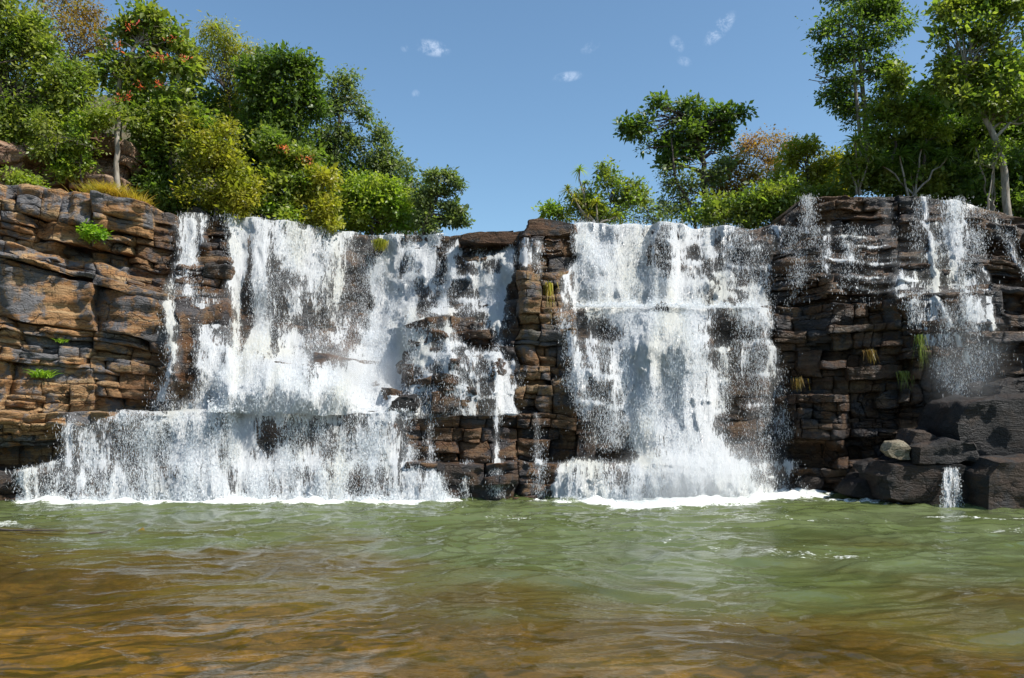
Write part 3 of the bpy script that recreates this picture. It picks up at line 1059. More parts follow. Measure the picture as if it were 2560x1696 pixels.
prism_rock('rock', [(1628, 600), (1632, 572), (1660, 562), (1690, 566), (1700, 585), (1698, 602)], 33.1, 0.9, M_BOULDER, (0.9, 0.8, 0), 'dark square rock parting the water at the crest of the wide cataract', 'rock', seed=14, cuts=2)
prism_rock('rock', [(1622, 660), (1624, 612), (1650, 606), (1680, 614), (1684, 668), (1650, 676), (1634, 664)], 32.75, 1.2, M_BOULDER, (0.8, 0.1, 0.2), 'brown rock showing through the water just below the dark square rock', 'rock', seed=15, cuts=3)
prism_rock('rock', [(1700, 592), (1730, 572), (1800, 566), (1860, 570), (1880, 585), (1800, 600)], 34.3, 0.9, M_BOULDER, (0.9, 0.9, 0), 'long low dark rock on the crest under the yellowish bushes', 'rock', seed=16, cuts=3)
prism_rock('rock', [(1862, 665), (1850, 620), (1880, 600), (1920, 600), (1938, 625), (1925, 640), (1900, 650)], 33.0, 1.0, M_BOULDER, (1.0, 0.8, 0), 'dark rounded rock where the cataract meets the shaded cliff', 'rock', seed=17, cuts=3)
prism_rock('boulder', [(458, 546), (456, 530), (470, 519), (492, 517), (512, 526), (524, 538), (520, 548)], 32.6, 1.2, M_BOULDER, (0.3, 1.0, 0.2, 0.3), 'rounded grey boulder on the crest beside the narrowest fall', seed=18, cuts=2)
prism_rock('rock', [(1145, 598), (1150, 584), (1200, 580), (1310, 578), (1330, 590), (1300, 612), (1190, 608)], 33.2, 1.4, M_BOULDER, (0.3, 0.3, 0), 'flat brown slab on the crest between the feathery tree and the layered slab', 'rock slab', seed=19, amp=0.05)

for (cu, cv, w_, h_, Y_, sd_, lab) in (
        (2030, 1212, 40, 24, 30.6, 31, 'squat black rock at the waterline nearest to the great cataract'),
        (2075, 1190, 30, 18, 30.9, 32, 'low dark rock under the brown bedded face behind the shore rocks'),
        (2185, 1172, 34, 18, 28.6, 33, 'small dark rock wedged below the pale boulder'),
        (2160, 1198, 26, 16, 29.2, 34, 'little wet stone left of the brown shore ledge'),
        (2340, 1088, 30, 20, 28.6, 35, 'dark stone peeping out behind the tilted wedge boulder'),
        (2485, 1140, 44, 20, 27.4, 36, 'flat dark stone lying between the large black boulder and the block ledge'),
        (1985, 1226, 22, 14, 30.9, 37, 'smallest black stone in the foam at the edge of the cataract')):
    rq = random.Random(sd_)
    outl = [(cu + w_ * math.cos(a_) * rq.uniform(0.8, 1.1), cv - h_ * math.sin(a_) * rq.uniform(0.75, 1.15)) for a_ in (0, 0.7, 1.3, 2.0, 2.7, 3.3, 4.3, 5.2)]
    prism_rock('rock', outl, Y_, 0.9, M_BOULDER, (1.0, 0.7, 0.0), lab, 'rock', seed=sd_, cuts=2)

# ------------------------------------------------------------------ falling water
def interp_rows(rows, v):
    rv = [r[0] for r in rows]
    return (np.interp(v, rv, [r[1] for r in rows]), np.interp(v, rv, [r[2] for r in rows]), np.interp(v, rv, [r[3] for r in rows]))


def coverage(spec, U, V):
    c = np.zeros(U.shape)
    for rows in spec.get('areas', []):
        uL, uR, d = interp_rows(rows, V)
        rag = 16 * fbm(V / 40.0, U * 0.004, 0, 3, 301)
        s = 14.0
        w = sstep(-s, s, U + rag - uL) * (1 - sstep(-s, s, U - rag - uR))
        inr = (V >= rows[0][0]) & (V <= rows[-1][0] + 12)
        c = np.maximum(c, w * d * inr)
    for (path, wid, den) in spec.get('streams', []):
        pv = [p[1] for p in path]
        uc = np.interp(V, pv, [p[0] for p in path]) + 5 * fbm(V / 22.0, den * 10, 0, 3, 302)
        inr = (V >= pv[0] - 6) & (V <= pv[-1] + 6)
        q = np.abs(U - uc) / wid
        c = c + den * np.exp(-q ** 2.5) * inr
    for (bu, bv, ru, rv, a) in spec.get('blobs', []):
        q = ((U - bu) / ru) ** 2 + ((V - bv) / rv) ** 2
        c = c + np.where(c > 0.02, 1, 0) * a * np.exp(-q)
    return np.clip(c, 0, 1.25)


def waterfall(label, u0, u1, z_top_fn, zlo, spec, nfleck, du=3.6, dz=0.055, front=0.24, group=None, spread=0.30, top_run=True):
    us = np.arange(u0, u1 + du, du)
    zs_n = int((12.4 - zlo) / dz)
    zt = z_top_fn(us)
    zmax = zt.max()
    nz = int((zmax - zlo) / dz)
    T = np.linspace(0, 1, nz)[:, None]
    Z = zt[None, :] - (zt[None, :] - zlo) * T
    Ug = np.repeat(us[None, :], nz, 0)
    D = depth(Ug, Z - 0.02) - 0.04
    S = np.minimum.accumulate(D, axis=0)
    S = np.minimum(S + 0.25, D)            # water may cling back a little
    k = 5
    for _ in range(3):                       # round the brinks
        pad = np.pad(S, ((k, k), (2, 2)), mode='edge')
        acc = 0
        for a in range(-k, k + 1, 2):
            acc = acc + pad[k + a:k + a + S.shape[0], 2:-2]
        S2 = acc / len(range(-k, k + 1, 2))
        S = 0.25 * S + 0.75 * np.minimum(S2, S + 0.1)
        S[:, 1:-1] = (S[:, :-2] + S[:, 2:] + 2 * S[:, 1:-1]) / 4
    S = S - front
    # run of the river up to the brink
    if top_run:
        backs = np.array([2.6, 1.6, 0.9, 0.45, 0.2])[:, None]
        S = np.concatenate([S[:1] + backs, S], 0)
        lift = np.array([0.10, 0.10, 0.09, 0.07, 0.04])[:, None]
        Z = np.concatenate([Z[:1] + lift, Z], 0)
        Ug = np.repeat(us[None, :], len(Z), 0)
    Vp = VH - (Z - CH) * F / S
    C = coverage(spec, Ug, Vp)
    fu = Ug * PXM
    lipb = stairs(Ug, Vp)[1]
    C = C + np.where(C > 0.05, (lipb * 0.30 - 0.05) * (0.35 if u0 > 1900 else 1.0), 0)
    C = np.where(C > 0.02, np.clip(C + np.clip(C * 1.3, 0, 1) * (0.34 * fbm(fu * 1.1 + 0.4 * vnoise(Z * 0.8, fu * 0.4, 0, 410), Z * 0.42, 0.0, 3, 411) + 0.20 * fbm(fu * 2.6, Z * 1.3, 4.0, 2, 412)), 0.021, 1.3), C)
    fs = np.cumsum(np.sqrt(np.diff(Z, axis=0, prepend=Z[:1]) ** 2 + np.diff(S, axis=0, prepend=S[:1]) ** 2), 0)
    # ropes and clots of falling water stand out
    rope = 1 - np.abs(fbm(fu * 1.3 + 0.3 * fbm(fu, fs * 0.6, 0, 2, 401), fs * 0.22, 0.0, 3, 402))
    clot = fbm(fu * 3.1, fs * 1.4, 0.0, 3, 403)
    S = S - np.clip(C, 0.1, 1.2) * (0.15 * np.clip(rope, 0, 1.2) + 0.10 * clot)
    Z = Z + 0.03 * fbm(fu * 2.0, fs * 2.0, 3.0, 2, 404) + 0.09 * fbm(fu * 0.9, 0.0, 1.0, 3, 406)
    for (bu, bv, ru, rv, a) in spec.get('push', []):
        S = S - a * np.exp(-((Ug - bu) / ru) ** 2 - ((Vp - bv) / rv) ** 2)
    X = (Ug - 1280) * S / F
    root = empty('waterfall', (float(X.mean()), float(S.mean()), float(zlo)))
    tag(root, label, 'waterfall', group)
    nr, nc = Ug.shape
    faces = grid_faces(nr, nc)
    cf = C.ravel()
    keep = cf[faces].max(1) > 0.015
    faces = faces[keep]
    used = np.unique(faces)
    remap = -np.ones(nr * nc, int)
    remap[used] = np.arange(len(used))
    co = np.stack([X, S, Z], -1).reshape(-1, 3)
    mesh_np('water_sheet', co[used], remap[faces], M_WATER, root, True, {'cov': cf[used], 'fu': fu.ravel()[used], 'fs': fs.ravel()[used]})
    # drops torn off the sheet
    lim = (np.arange(nr) < nr - 2)[:, None] & (np.arange(nr) > 4)[:, None]
    wgt = (C * (0.55 + 0.45 * np.clip(fs / 4, 0, 1)) * np.where(C > 0.95, 0.7, 1.0) * lim).ravel()
    rr = np.random.default_rng(int(u0) + 9)
    nfleck = int(nfleck * 1.25)
    # pick with denser strands
    strand = np.clip(0.35 + 1.1 * fbm(fu * 2.6, fs * 0.5, 0, 3, 405), 0.02, 2).ravel()
    pr = wgt * strand
    pick = rr.choice(len(pr), nfleck, p=pr / pr.sum())
    p0 = co[pick] + np.stack([rr.normal(0, 0.07 + 0.10 * rr.random(nfleck), nfleck), -rr.exponential(spread * 0.5, nfleck) + 0.05, rr.normal(0, 0.05, nfleck)], 1)
    L = np.exp(rr.normal(math.log(0.065), 0.5, nfleck))
    wd = np.exp(rr.normal(math.log(0.012), 0.35, nfleck))
    flecks(root, p0, L, wd, rr, 'spray')
    return root


def flecks(root, p0, L, wd, rr, name):
    n = len(p0)
    d1 = np.stack([rr.normal(0, 0.22, n), rr.normal(0, 0.3, n), np.ones(n)], 1)
    d1 /= np.linalg.norm(d1, axis=1)[:, None]
    q = rr.normal(0, 1, (n, 3))
    d2 = np.cross(d1, q)
    d2 /= np.linalg.norm(d2, axis=1)[:, None] + 1e-9
    v = np.stack([p0 - d1 * L[:, None] * 0.5, p0 + d2 * wd[:, None] * 0.6 + d1 * L[:, None] * 0.1, p0 + d1 * L[:, None] * 0.5, p0 - d2 * wd[:, None] * 0.6 - d1 * L[:, None] * 0.1], 1).reshape(-1, 3)
    o = mesh_np(name, v, np.arange(4 * n).reshape(-1, 4), M_FLECK, root, False)
    o['kind'] = 'stuff'
    return o


ztop = lambda u: I(Zt, u) + 0.02
waterfall('narrow broken fall running down wet purple rock left of the broad curtain', 330, 612, ztop, 3.2, dict(
    areas=[[(490, 462, 516, .50), (590, 440, 520, .68), (700, 422, 505, .72), (742, 410, 500, .55), (800, 415, 460, .6), (900, 415, 460, .62), (960, 395, 455, .55), (1040, 370, 450, .55)],
           [(735, 450, 560, .48), (850, 480, 585, .56), (940, 490, 590, .56), (1040, 430, 620, .8)],
           [(520, 530, 590, .5), (585, 555, 595, .3)]],
    streams=[([(480, 560), (470, 650), (462, 740)], 10, .4), ([(505, 770), (530, 900), (540, 1000)], 12, .4), ([(420, 760), (432, 900), (405, 1000)], 9, .35)],
    blobs=[(545, 660, 30, 60, -1), (455, 900, 16, 80, -.3)]), 5000)
waterfall('broad white curtain fall dropping in many strands into the foam terrace', 545, 960, ztop, 3.15, dict(
    areas=[[(480, 576, 945, .92), (610, 568, 945, .72), (700, 562, 935, .64), (800, 575, 930, .58), (860, 580, 930, .66), (900, 560, 960, .9), (960, 540, 960, 1.1), (1040, 500, 960, 1.2)]],
    streams=[([(600, 560), (585, 700), (590, 860)], 18, .35), ([(655, 560), (650, 700), (645, 870)], 22, .4), ([(755, 580), (750, 700), (740, 860)], 26, .3)],
    blobs=[(622, 650, 14, 90, -.35), (700, 790, 45, 70, -.30), (880, 690, 34, 90, -.42), (850, 905, 38, 38, -.55), (800, 640, 60, 50, .2), (905, 600, 20, 30, -.3), (765, 800, 30, 60, -.2)],
    push=[(660, 700, 60, 160, .4), (630, 970, 90, 60, .7), (760, 980, 90, 60, .7)]), 26000)
waterfall('dense slanting white fall between the broad curtain and the stepped cascade', 880, 1150, ztop, 3.15, dict(
    areas=[[(480, 948, 1128, 1.05), (620, 945, 1110, .98), (700, 930, 1080, .95), (800, 922, 1040, .95), (900, 915, 1015, .92), (980, 880, 1010, .9), (1040, 880, 1010, 1.0)]],
    blobs=[(960, 640, 14, 40, -.3), (1050, 800, 20, 80, -.2)]), 15000)
waterfall('stepped blue-white cascade trickling over dark blocks beside the brown buttress', 960, 1420, ztop, 3.0, dict(
    areas=[[(560, 1090, 1180, .16), (640, 1085, 1300, .32), (700, 1070, 1275, .52), (800, 1010, 1280, .52), (860, 1010, 1160, .6), (900, 1010, 1285, .50), (960, 1010, 1285, .45), (1040, 960, 1290, .58)],
           [(600, 1295, 1360, .5), (660, 1290, 1350, .6), (680, 1300, 1340, .2)]],
    streams=[([(1135, 600), (1125, 680), (1105, 760)], 12, .5), ([(1275, 610), (1265, 690), (1240, 760), (1255, 900), (1270, 1000), (1280, 1035)], 16, .5),
             ([(1195, 590), (1200, 660), (1210, 760)], 9, .4), ([(1060, 800), (1050, 900), (1030, 1030)], 24, .3), ([(1180, 900), (1190, 980), (1180, 1035)], 12, .35),
             ([(1120, 890), (1115, 970), (1110, 1030)], 12, .4), ([(1345, 610), (1350, 660), (1345, 700)], 8, .35)],
    blobs=[(1100, 780, 60, 10, .5), (1200, 700, 70, 9, .4), (1090, 900, 50, 10, .35), (1220, 898, 30, 8, .35), (1160, 840, 30, 60, -.2)]), 13000, spread=0.2)
waterfall('wide low fall pouring off the long middle ledge into the pool', 40, 1180, lambda u: I(ZM, u) + 0.05, -0.05, dict(
    areas=[[(960, 330, 1030, .9), (1040, 300, 1028, .8), (1060, 165, 1030, .68), (1150, 155, 1040, .72), (1160, 120, 1075, .8), (1172, 60, 1105, .72), (1225, 50, 1115, .82), (1270, 45, 1130, 1.1)]],
    streams=[([(60, 1178), (62, 1250)], 6, .5), ([(88, 1178), (90, 1250)], 5, .45), ([(172, 1045), (168, 1165)], 8, .5)],
    blobs=[(250, 1100, 70, 70, -.22), (450, 1100, 28, 60, .3), (520, 1090, 60, 60, .35), (780, 1095, 90, 42, -.30), (330, 1160, 40, 60, -.2), (420, 1190, 20, 50, -.25), (920, 1110, 50, 60, .3),
           (890, 1215, 26, 26, -.6), (640, 1160, 40, 40, .3), (215, 1050, 30, 20, -.4), (700, 1090, 50, 40, -.2), (1000, 1060, 20, 40, -.25)]), 42000)
waterfall('great wide cataract with a thick creamy core plunging to the pool', 1375, 2080, ztop, -0.05, dict(
    areas=[[(480, 1400, 1700, 1.05), (600, 1440, 1905, .74), (660, 1450, 1930, .70), (700, 1400, 1925, .78), (765, 1395, 1915, .84), (800, 1400, 1925, .62), (900, 1415, 1945, .56), (1000, 1425, 1960, .52), (1080, 1440, 1975, .45), (1140, 1450, 1960, .42), (1158, 1395, 1990, .75), (1185, 1385, 1980, .72), (1235, 1385, 1990, .85), (1270, 1380, 2000, 1.1)],
           [(560, 1860, 1960, .7), (620, 1880, 1960, .5)]],
    streams=[([(1930, 1190), (1990, 1165), (2010, 1235)], 9, .5), ([(1330, 1165), (1332, 1240)], 8, .5), ([(1400, 780), (1440, 900), (1465, 1050)], 16, .25)],
    blobs=[(1500, 640, 70, 90, .5), (1560, 720, 90, 60, .45), (1640, 790, 70, 60, .6), (1660, 900, 70, 110, .75), (1700, 1050, 85, 110, .75), (1750, 1180, 130, 70, .75),
           (1580, 900, 60, 160, .38), (1610, 1060, 50, 120, .3), (1650, 625, 22, 40, -.5), (1665, 670, 20, 30, -.4), (1740, 650, 60, 40, -.15), (1860, 620, 24, 30, -.25), (1850, 840, 70, 45, -.30), (1790, 820, 50, 40, -.2),
           (1440, 830, 30, 60, -.25), (1500, 820, 40, 30, -.3), (1430, 1080, 40, 60, -.45), (1840, 1050, 26, 100, -.42), (1900, 1000, 60, 120, -.12), (1540, 1135, 60, 14, -.5), (1480, 1000, 60, 80, -.1), (1950, 1120, 40, 50, -.2),
           (1900, 1190, 60, 30, -.5), (1600, 1190, 60, 20, -.1)],
    push=[(1500, 690, 80, 80, .3), (1620, 850, 130, 120, .45), (1650, 1000, 140, 130, .5), (1710, 1170, 190, 110, .8)]), 60000)
waterfall('thin spray fall over the front of the dark shaded cliff', 2150, 2640, ztop, 2.6, dict(
    areas=[[(480, 2290, 2450, .42), (600, 2290, 2450, .36), (720, 2230, 2480, .38), (800, 2260, 2500, .50), (900, 2320, 2500, .44), (980, 2370, 2490, .36), (1010, 2380, 2480, .1)]],
    streams=[([(2212, 495), (2225, 580), (2245, 660), (2250, 740)], 14, .25), ([(2308, 495), (2318, 560), (2332, 650), (2340, 740), (2380, 820), (2420, 900)], 7, .45), ([(2385, 500), (2395, 600), (2400, 700), (2440, 800)], 26, .28),
             ([(2475, 530), (2505, 580), (2535, 640), (2570, 700)], 14, .45), ([(2462, 670), (2475, 740), (2480, 820)], 8, .45)],
    blobs=[(2360, 720, 110, 8, .25), (2290, 745, 60, 14, .15), (2370, 640, 60, 8, .15), (2420, 800, 60, 40, .15)]), 11000, spread=0.35)
waterfall('slim veil of water at the upper corner of the shaded cliff', 1935, 2140, ztop, 7.0, dict(
    areas=[[(570, 1970, 2060, .25), (620, 1965, 2050, .26), (700, 1970, 2030, .16), (760, 1970, 2030, .04)]],
    streams=[([(2022, 480), (2022, 540), (2008, 580)], 14, .65), ([(2075, 570), (2072, 640)], 8, .4)]), 2500, spread=0.25)
waterfall('white strips painted as sun glints on the upper ledges of the shaded cliff', 2010, 2360, ztop, 6.0, dict(  # thin white water added to imitate sun glints on the wet ledges
    areas=[[(560, 2060, 2300, .10), (700, 2060, 2330, .14), (760, 2100, 2320, .05)]],
    streams=[([(2110, 590), (2125, 640)], 8, .3), ([(2060, 600), (2062, 680)], 6, .35)],
    blobs=[(2130, 592, 70, 4, .55), (2200, 612, 70, 4, .5), (2090, 650, 50, 4, .5), (2200, 655, 60, 4, .55), (2260, 640, 60, 4, .5), (2170, 690, 60, 4, .6), (2260, 700, 70, 4, .55), (2230, 724, 50, 4, .5), (2290, 735, 50, 4, .4), (2140, 718, 40, 4, .4)]), 1800, spread=0.12, front=0.3)
for (ua, name) in ((1075, 'thin trickle down the brown middle ledge close to the wide low fall'), (1240, 'thin trickle halfway along the brown middle ledge'), (1342, 'thin trickle near the end of the brown middle ledge by the cataract')):
    waterfall(name, ua - 40, ua + 40, lambda u: I(ZM, u) + 0.02, -0.05, dict(
        streams=[([(ua, 1030), (ua + 2, 1090), (ua - 1, 1160)], 9, .62), ([(ua + 8, 1160), (ua + 4, 1245)], 13, .5)]), 700, du=2.5, group='trickles over the middle ledge', spread=0.08, front=0.22)
waterfall('small trickle over the lowest ledge below the stepped cascade', 1130, 1200, lambda u: I(ZB, u) + 0.02, -0.05, dict(
    streams=[([(1165, 1160), (1160, 1245)], 8, .5)]), 400, du=2.5, spread=0.08, front=0.22)

# small spill between the shore ledges: its own little sheet
n = 26
us = np.linspace(2355, 2402, n)
T = np.linspace(0, 1, 30)[:, None]
Ug = np.repeat(us[None, :], 30, 0)
Ug = 2380 + (Ug - 2380) * (0.75 + 0.5 * T)
Yg = 26.95 - 0.25 * T ** 0.7 + 0.05 * fbm(Ug / 8, T * 4, 0, 2, 8)
Zg = 1.32 - 1.36 * T + 0 * Ug
root = empty('waterfall', (14.9, 26.8, 0.0))
tag(root, 'small bluish spill between two brown shore ledges', 'waterfall')
Xg = (Ug - 1280) * Yg / F
Cg = 0.62 * np.exp(-((Ug - 2380) / 26) ** 4) + 0 * T
mesh_np('water_sheet', np.stack([Xg, Yg, Zg], -1).reshape(-1, 3), grid_faces(30, n), M_WATER, root, True,
        {'cov': Cg.ravel(), 'fu': (Ug * PXM).ravel(), 'fs': (T * 1.3 + 0 * Ug).ravel()})
rr = np.random.default_rng(3)
pk = rr.integers(0, 30 * n, 900)
flecks(root, np.stack([Xg, Yg, Zg], -1).reshape(-1, 3)[pk] + rr.normal(0, 0.04, (900, 3)), np.full(900, 0.05), np.full(900, 0.02), rr, 'spray')

# ------------------------------------------------------------------ pool
ysr = np.concatenate([np.arange(-30, 6, 1.5), np.geomspace(6, 34.5, 430)])
xs = np.concatenate([np.linspace(-60, -22, 30), np.linspace(-21.9, 21.9, 560), np.linspace(22, 60, 30)])
XX, YY = np.meshgrid(xs, ysr)
rough = 0.35 + 0.65 * sstep(14, 27, YY)
q1 = fbm(XX * 0.28, YY * 0.55, 0.0, 3, 501)
wx = XX + 0.9 * fbm(XX * 0.35, YY * 0.35, 0, 2, 502)
wy = YY + 0.9 * fbm(XX * 0.35, YY * 0.35, 5, 2, 503)
r1 = 1 - np.abs(fbm(wx * 0.34, wy * 0.85, 0.0, 2, 504)) * 1.6
r2 = 1 - np.abs(fbm(wx * 0.9, wy * 1.9, 2.0, 2, 505)) * 1.6
r3 = fbm(wx * 2.0, wy * 4.2, 4.0, 2, 506)
ZZ = 0.05 * q1 + 0.055 * r1 + 0.036 * r2 * (0.65 + 0.9 * rough) + 0.013 * r3 * (0.7 + 1.3 * rough)
near_fall = sstep(24.5, 29, YY)
ZZ = ZZ + near_fall * 0.06 * fbm(XX * 1.8, YY * 2.6, 0, 3, 507)
UU = 1280 + XX * F / np.maximum(YY, 1)
edge = I(YW, UU)
dist = edge - YY
# foam: thick where each fall lands
plunge = 0.95 * sstep(-50, 120, UU) * (1 - sstep(1050, 1250, UU)) + 0.30 * np.exp(-((UU - 1300) / 90) ** 2) + 1.0 * sstep(1380, 1520, UU) * (1 - sstep(1950, 2200, UU))
wide = sstep(1380, 1600, UU) * (1 - sstep(1850, 2250, UU))
fdist = dist + 0.35 * fbm(XX * 1.1, YY * 1.5, 0, 3, 512)
foam = plunge * (0.78 * np.exp(-np.clip(fdist - 0.95 - 1.9 * wide, 0, 50) / (0.25 + 0.4 * wide)) + 0.50 * np.exp(-np.clip(fdist, 0, 50) / (1.9 + 1.8 * wide)))
foam = np.maximum(foam, 0.36 * np.exp(-np.clip(dist, 0, 50) / 2.2) * (0.6 + fbm(XX * 0.4, YY * 0.6, 0, 3, 509)))
lanes = np.clip(fbm(XX * 0.22 + 0.3 * YY, YY * 0.5, 0, 3, 508) - 0.05, 0, 1)
foam = np.maximum(foam, (0.50 * lanes + 0.16) * sstep(15, 20, YY) * (0.5 + 0.5 * sstep(-10, 6, XX)))
foam = foam + 0.25 * sstep(0.82, 1.0, r1) * sstep(0.75, 1, r2) * sstep(13, 20, YY)
foam = np.maximum(foam, 0.55 * np.exp(-((UU - 20) / 60) ** 2 - ((YY - 23.2) / 1.0) ** 2))
ZZ = ZZ + np.clip(foam, 0, 1) * (0.06 + 0.15 * np.clip(fbm(XX * 1.6, YY * 1.6, 0, 3, 511), -0.3, 1)) * near_fall
murk = sstep(11.0, 24.0, YY + 4.5 * fbm(XX * 0.22, YY * 0.35, 0, 4, 510) + 0.30 * np.clip(XX, -8, 12) + 1.8)
murk = 0.26 + 0.70 * murk
pool = mesh_np('pool_water', np.stack([XX, YY, ZZ], -1).reshape(-1, 3), grid_faces(*XX.shape), M_POOL, None, True,
               {'murk': murk, 'foam': np.clip(foam, 0, 1.3)})
pool['kind'] = 'structure'

xb = np.linspace(-60, 60, 300)
yb = np.linspace(-30, 36, 260)
XB, YB = np.meshgrid(xb, yb)
ZBd = -0.45 - 1.3 * sstep(9, 22, YB) + 0.16 * fbm(XB * 0.5, YB * 0.8, 0, 5, 520) + 0.1 * np.abs(fbm(XB * 1.3, YB * 1.8, 0, 3, 521))
bed = mesh_np('river_bed', np.stack([XB, YB, ZBd], -1).reshape(-1, 3), grid_faces(*XB.shape), M_BED)
bed['kind'] = 'structure'
gx, gy = np.meshgrid(np.linspace(-400, 400, 41), np.linspace(-400, 400, 41))
gz = np.full(gx.shape, -2.6)
g = mesh_np('ground', np.stack([gx, gy, gz], -1).reshape(-1, 3), grid_faces(*gx.shape), M_GROUND)
g['kind'] = 'structure'

# leaping foam along the foot of the falls
def foam_burst(label, us_, Yf, hgt, n, seed, z0=0.0, ysp=0.30):
    rr = np.random.default_rng(seed)
    u = us_[0] + (us_[1] - us_[0]) * rr.random(n)
    h = hgt(u) * np.abs(rr.normal(0, 0.5, n)) * (0.6 + 0.5 * fbm(u / 18.0, 0, 0, 2, seed))
    Y = Yf(u) - np.abs(rr.normal(0, ysp, n)) * (1 + 0 * h)
    x = (u - 1280) * Y / F
    p = np.stack([x, Y, z0 + np.clip(h, 0, 9)], 1)
    L = np.exp(rr.normal(math.log(0.045), 0.4, n))
    d1 = rr.normal(0, 1, (n, 3))
    d1 /= np.linalg.norm(d1, axis=1)[:, None]
    d2 = np.cross(d1, rr.normal(0, 1, (n, 3)))
    d2 /= np.linalg.norm(d2, axis=1)[:, None]
    L = L[:, None]
    v = np.stack([p - d1 * L * .5, p + d2 * L * .3, p + d1 * L * .5, p - d2 * L * .3], 1).reshape(-1, 3)
    o = mesh_np('foam', v, np.arange(4 * n).reshape(-1, 4), M_FLECK, None, False)
    tag(o, label, 'foam', None, 'stuff')
    return o


foam_burst('white foam leaping along the foot of the wide low fall', (40, 1150), lambda u: I(YW, u) - 0.1, lambda u: 0.35 + 0 * u, 16000, 61)
foam_burst('white foam boiling at the foot of the great cataract', (1400, 2050), lambda u: I(YW, u) - 0.3, lambda u: 0.3 + 1.1 * np.exp(-((u - 1740) / 150) ** 2), 26000, 62)

foam_burst('white foam churning on the terrace under the broad curtain', (520, 1020), lambda u: I(YMb, u) - 0.8, lambda u: 0.5 + 1.3 * np.exp(-((u - 790) / 170) ** 2), 22000, 63, 3.2, 1.1)
foam_burst('foam spilling along the halfway lip of the great cataract', (1440, 1900), lambda u: I(YAf, u) - 0.3, lambda u: 0.45 + 0 * u, 7000, 64, 7.25, 0.35)

# ------------------------------------------------------------------ vegetation
def tube(points, radii, sides=5):
    """tapered tube through points, returns verts, faces"""
    pts = [Vector(p) for p in points]
    V, Fc = [], []
    m = len(pts)
    for i, p in enumerate(pts):
        d = (pts[min(i + 1, m - 1)] - pts[max(i - 1, 0)])
        if d.length < 1e-6:
            d = Vector((0, 0, 1))
        d.normalize()
        a = d.cross(Vector((0.3, 0.9, 0.2)))
        if a.length < 1e-3:
            a = d.cross(Vector((1, 0, 0)))
        a.normalize()
        b = d.cross(a)
        for s in range(sides):
            an = 2 * math.pi * s / sides
            V.append(tuple(p + (a * math.cos(an) + b * math.sin(an)) * radii[i]))
    for i in range(m - 1):
        for s in range(sides):
            t = (s + 1) % sides
            Fc.append((i * sides + s, i * sides + t, (i + 1) * sides + t, (i + 1) * sides + s))
    return V, Fc


class Tubes:
    def __init__(s):
        s.V, s.F = [], []

    def add(s, points, radii, sides=5):
        v, f = tube(points, radii, sides)
        o = len(s.V)
        s.V += v
        s.F += [tuple(i + o for i in q) for q in f]


def wiggle(a, b, r, amount=0.12, n=5, sag=0.0):
    a, b = Vector(a), Vector(b)
    L = (b - a).length
    out = []
    o = Vector((0, 0, 0))
    for i in range(n + 1):
        t = i / n
        p = a.lerp(b, t)
        if 0 < i < n:
            o = o * 0.5 + Vector((r.gauss(0, 1), r.gauss(0, 1), r.gauss(0, 1))) * L * amount * 0.35
            p = p + o
        p.z += -sag * L * 4 * t * (1 - t)
        out.append(p)
    return out


def leaves_mesh(centres, per, sigma, size, rr, droop=0.25, aspect=0.42, flat=0.55, outdir=None):
    """leaf blades: folded diamonds in twig clusters"""
    n = len(centres) * per
    c = np.repeat(centres, per, 0)
    p = c + rr.normal(0, 1, (n, 3)) * sigma * np.array([1, 1, 0.75])
    d = p - c
    d = d / (np.linalg.norm(d, axis=1)[:, None] + 1e-6) + rr.normal(0, 0.55, (n, 3))
    d[:, 2] -= droop
    d /= np.linalg.norm(d, axis=1)[:, None]
    nn = rr.normal(0, 1, (n, 3)) * flat + np.array([0.15, -0.15, 0.85])
    side = np.cross(d, nn)
    side /= np.linalg.norm(side, axis=1)[:, None] + 1e-6
    nrm = np.cross(side, d)
    L = size * np.exp(rr.normal(0, 0.38, n))[:, None]
    w = L * aspect * 0.5 * 1.25
    v = np.stack([p, p + d * L * 0.45 + side * w + nrm * L * 0.07, p + d * L, p + d * L * 0.45 - side * w + nrm * L * 0.07], 1).reshape(-1, 3)
    f = np.arange(4 * n).reshape(-1, 4)
    tri = np.concatenate([f[:, [0, 1, 2]], f[:, [0, 2, 3]]])
    tint = np.repeat(np.clip(rr.random(n) * 0.8 + 0.2 * np.repeat(rr.random(len(centres)), per), 0, 1), 4)
    return v, tri, tint


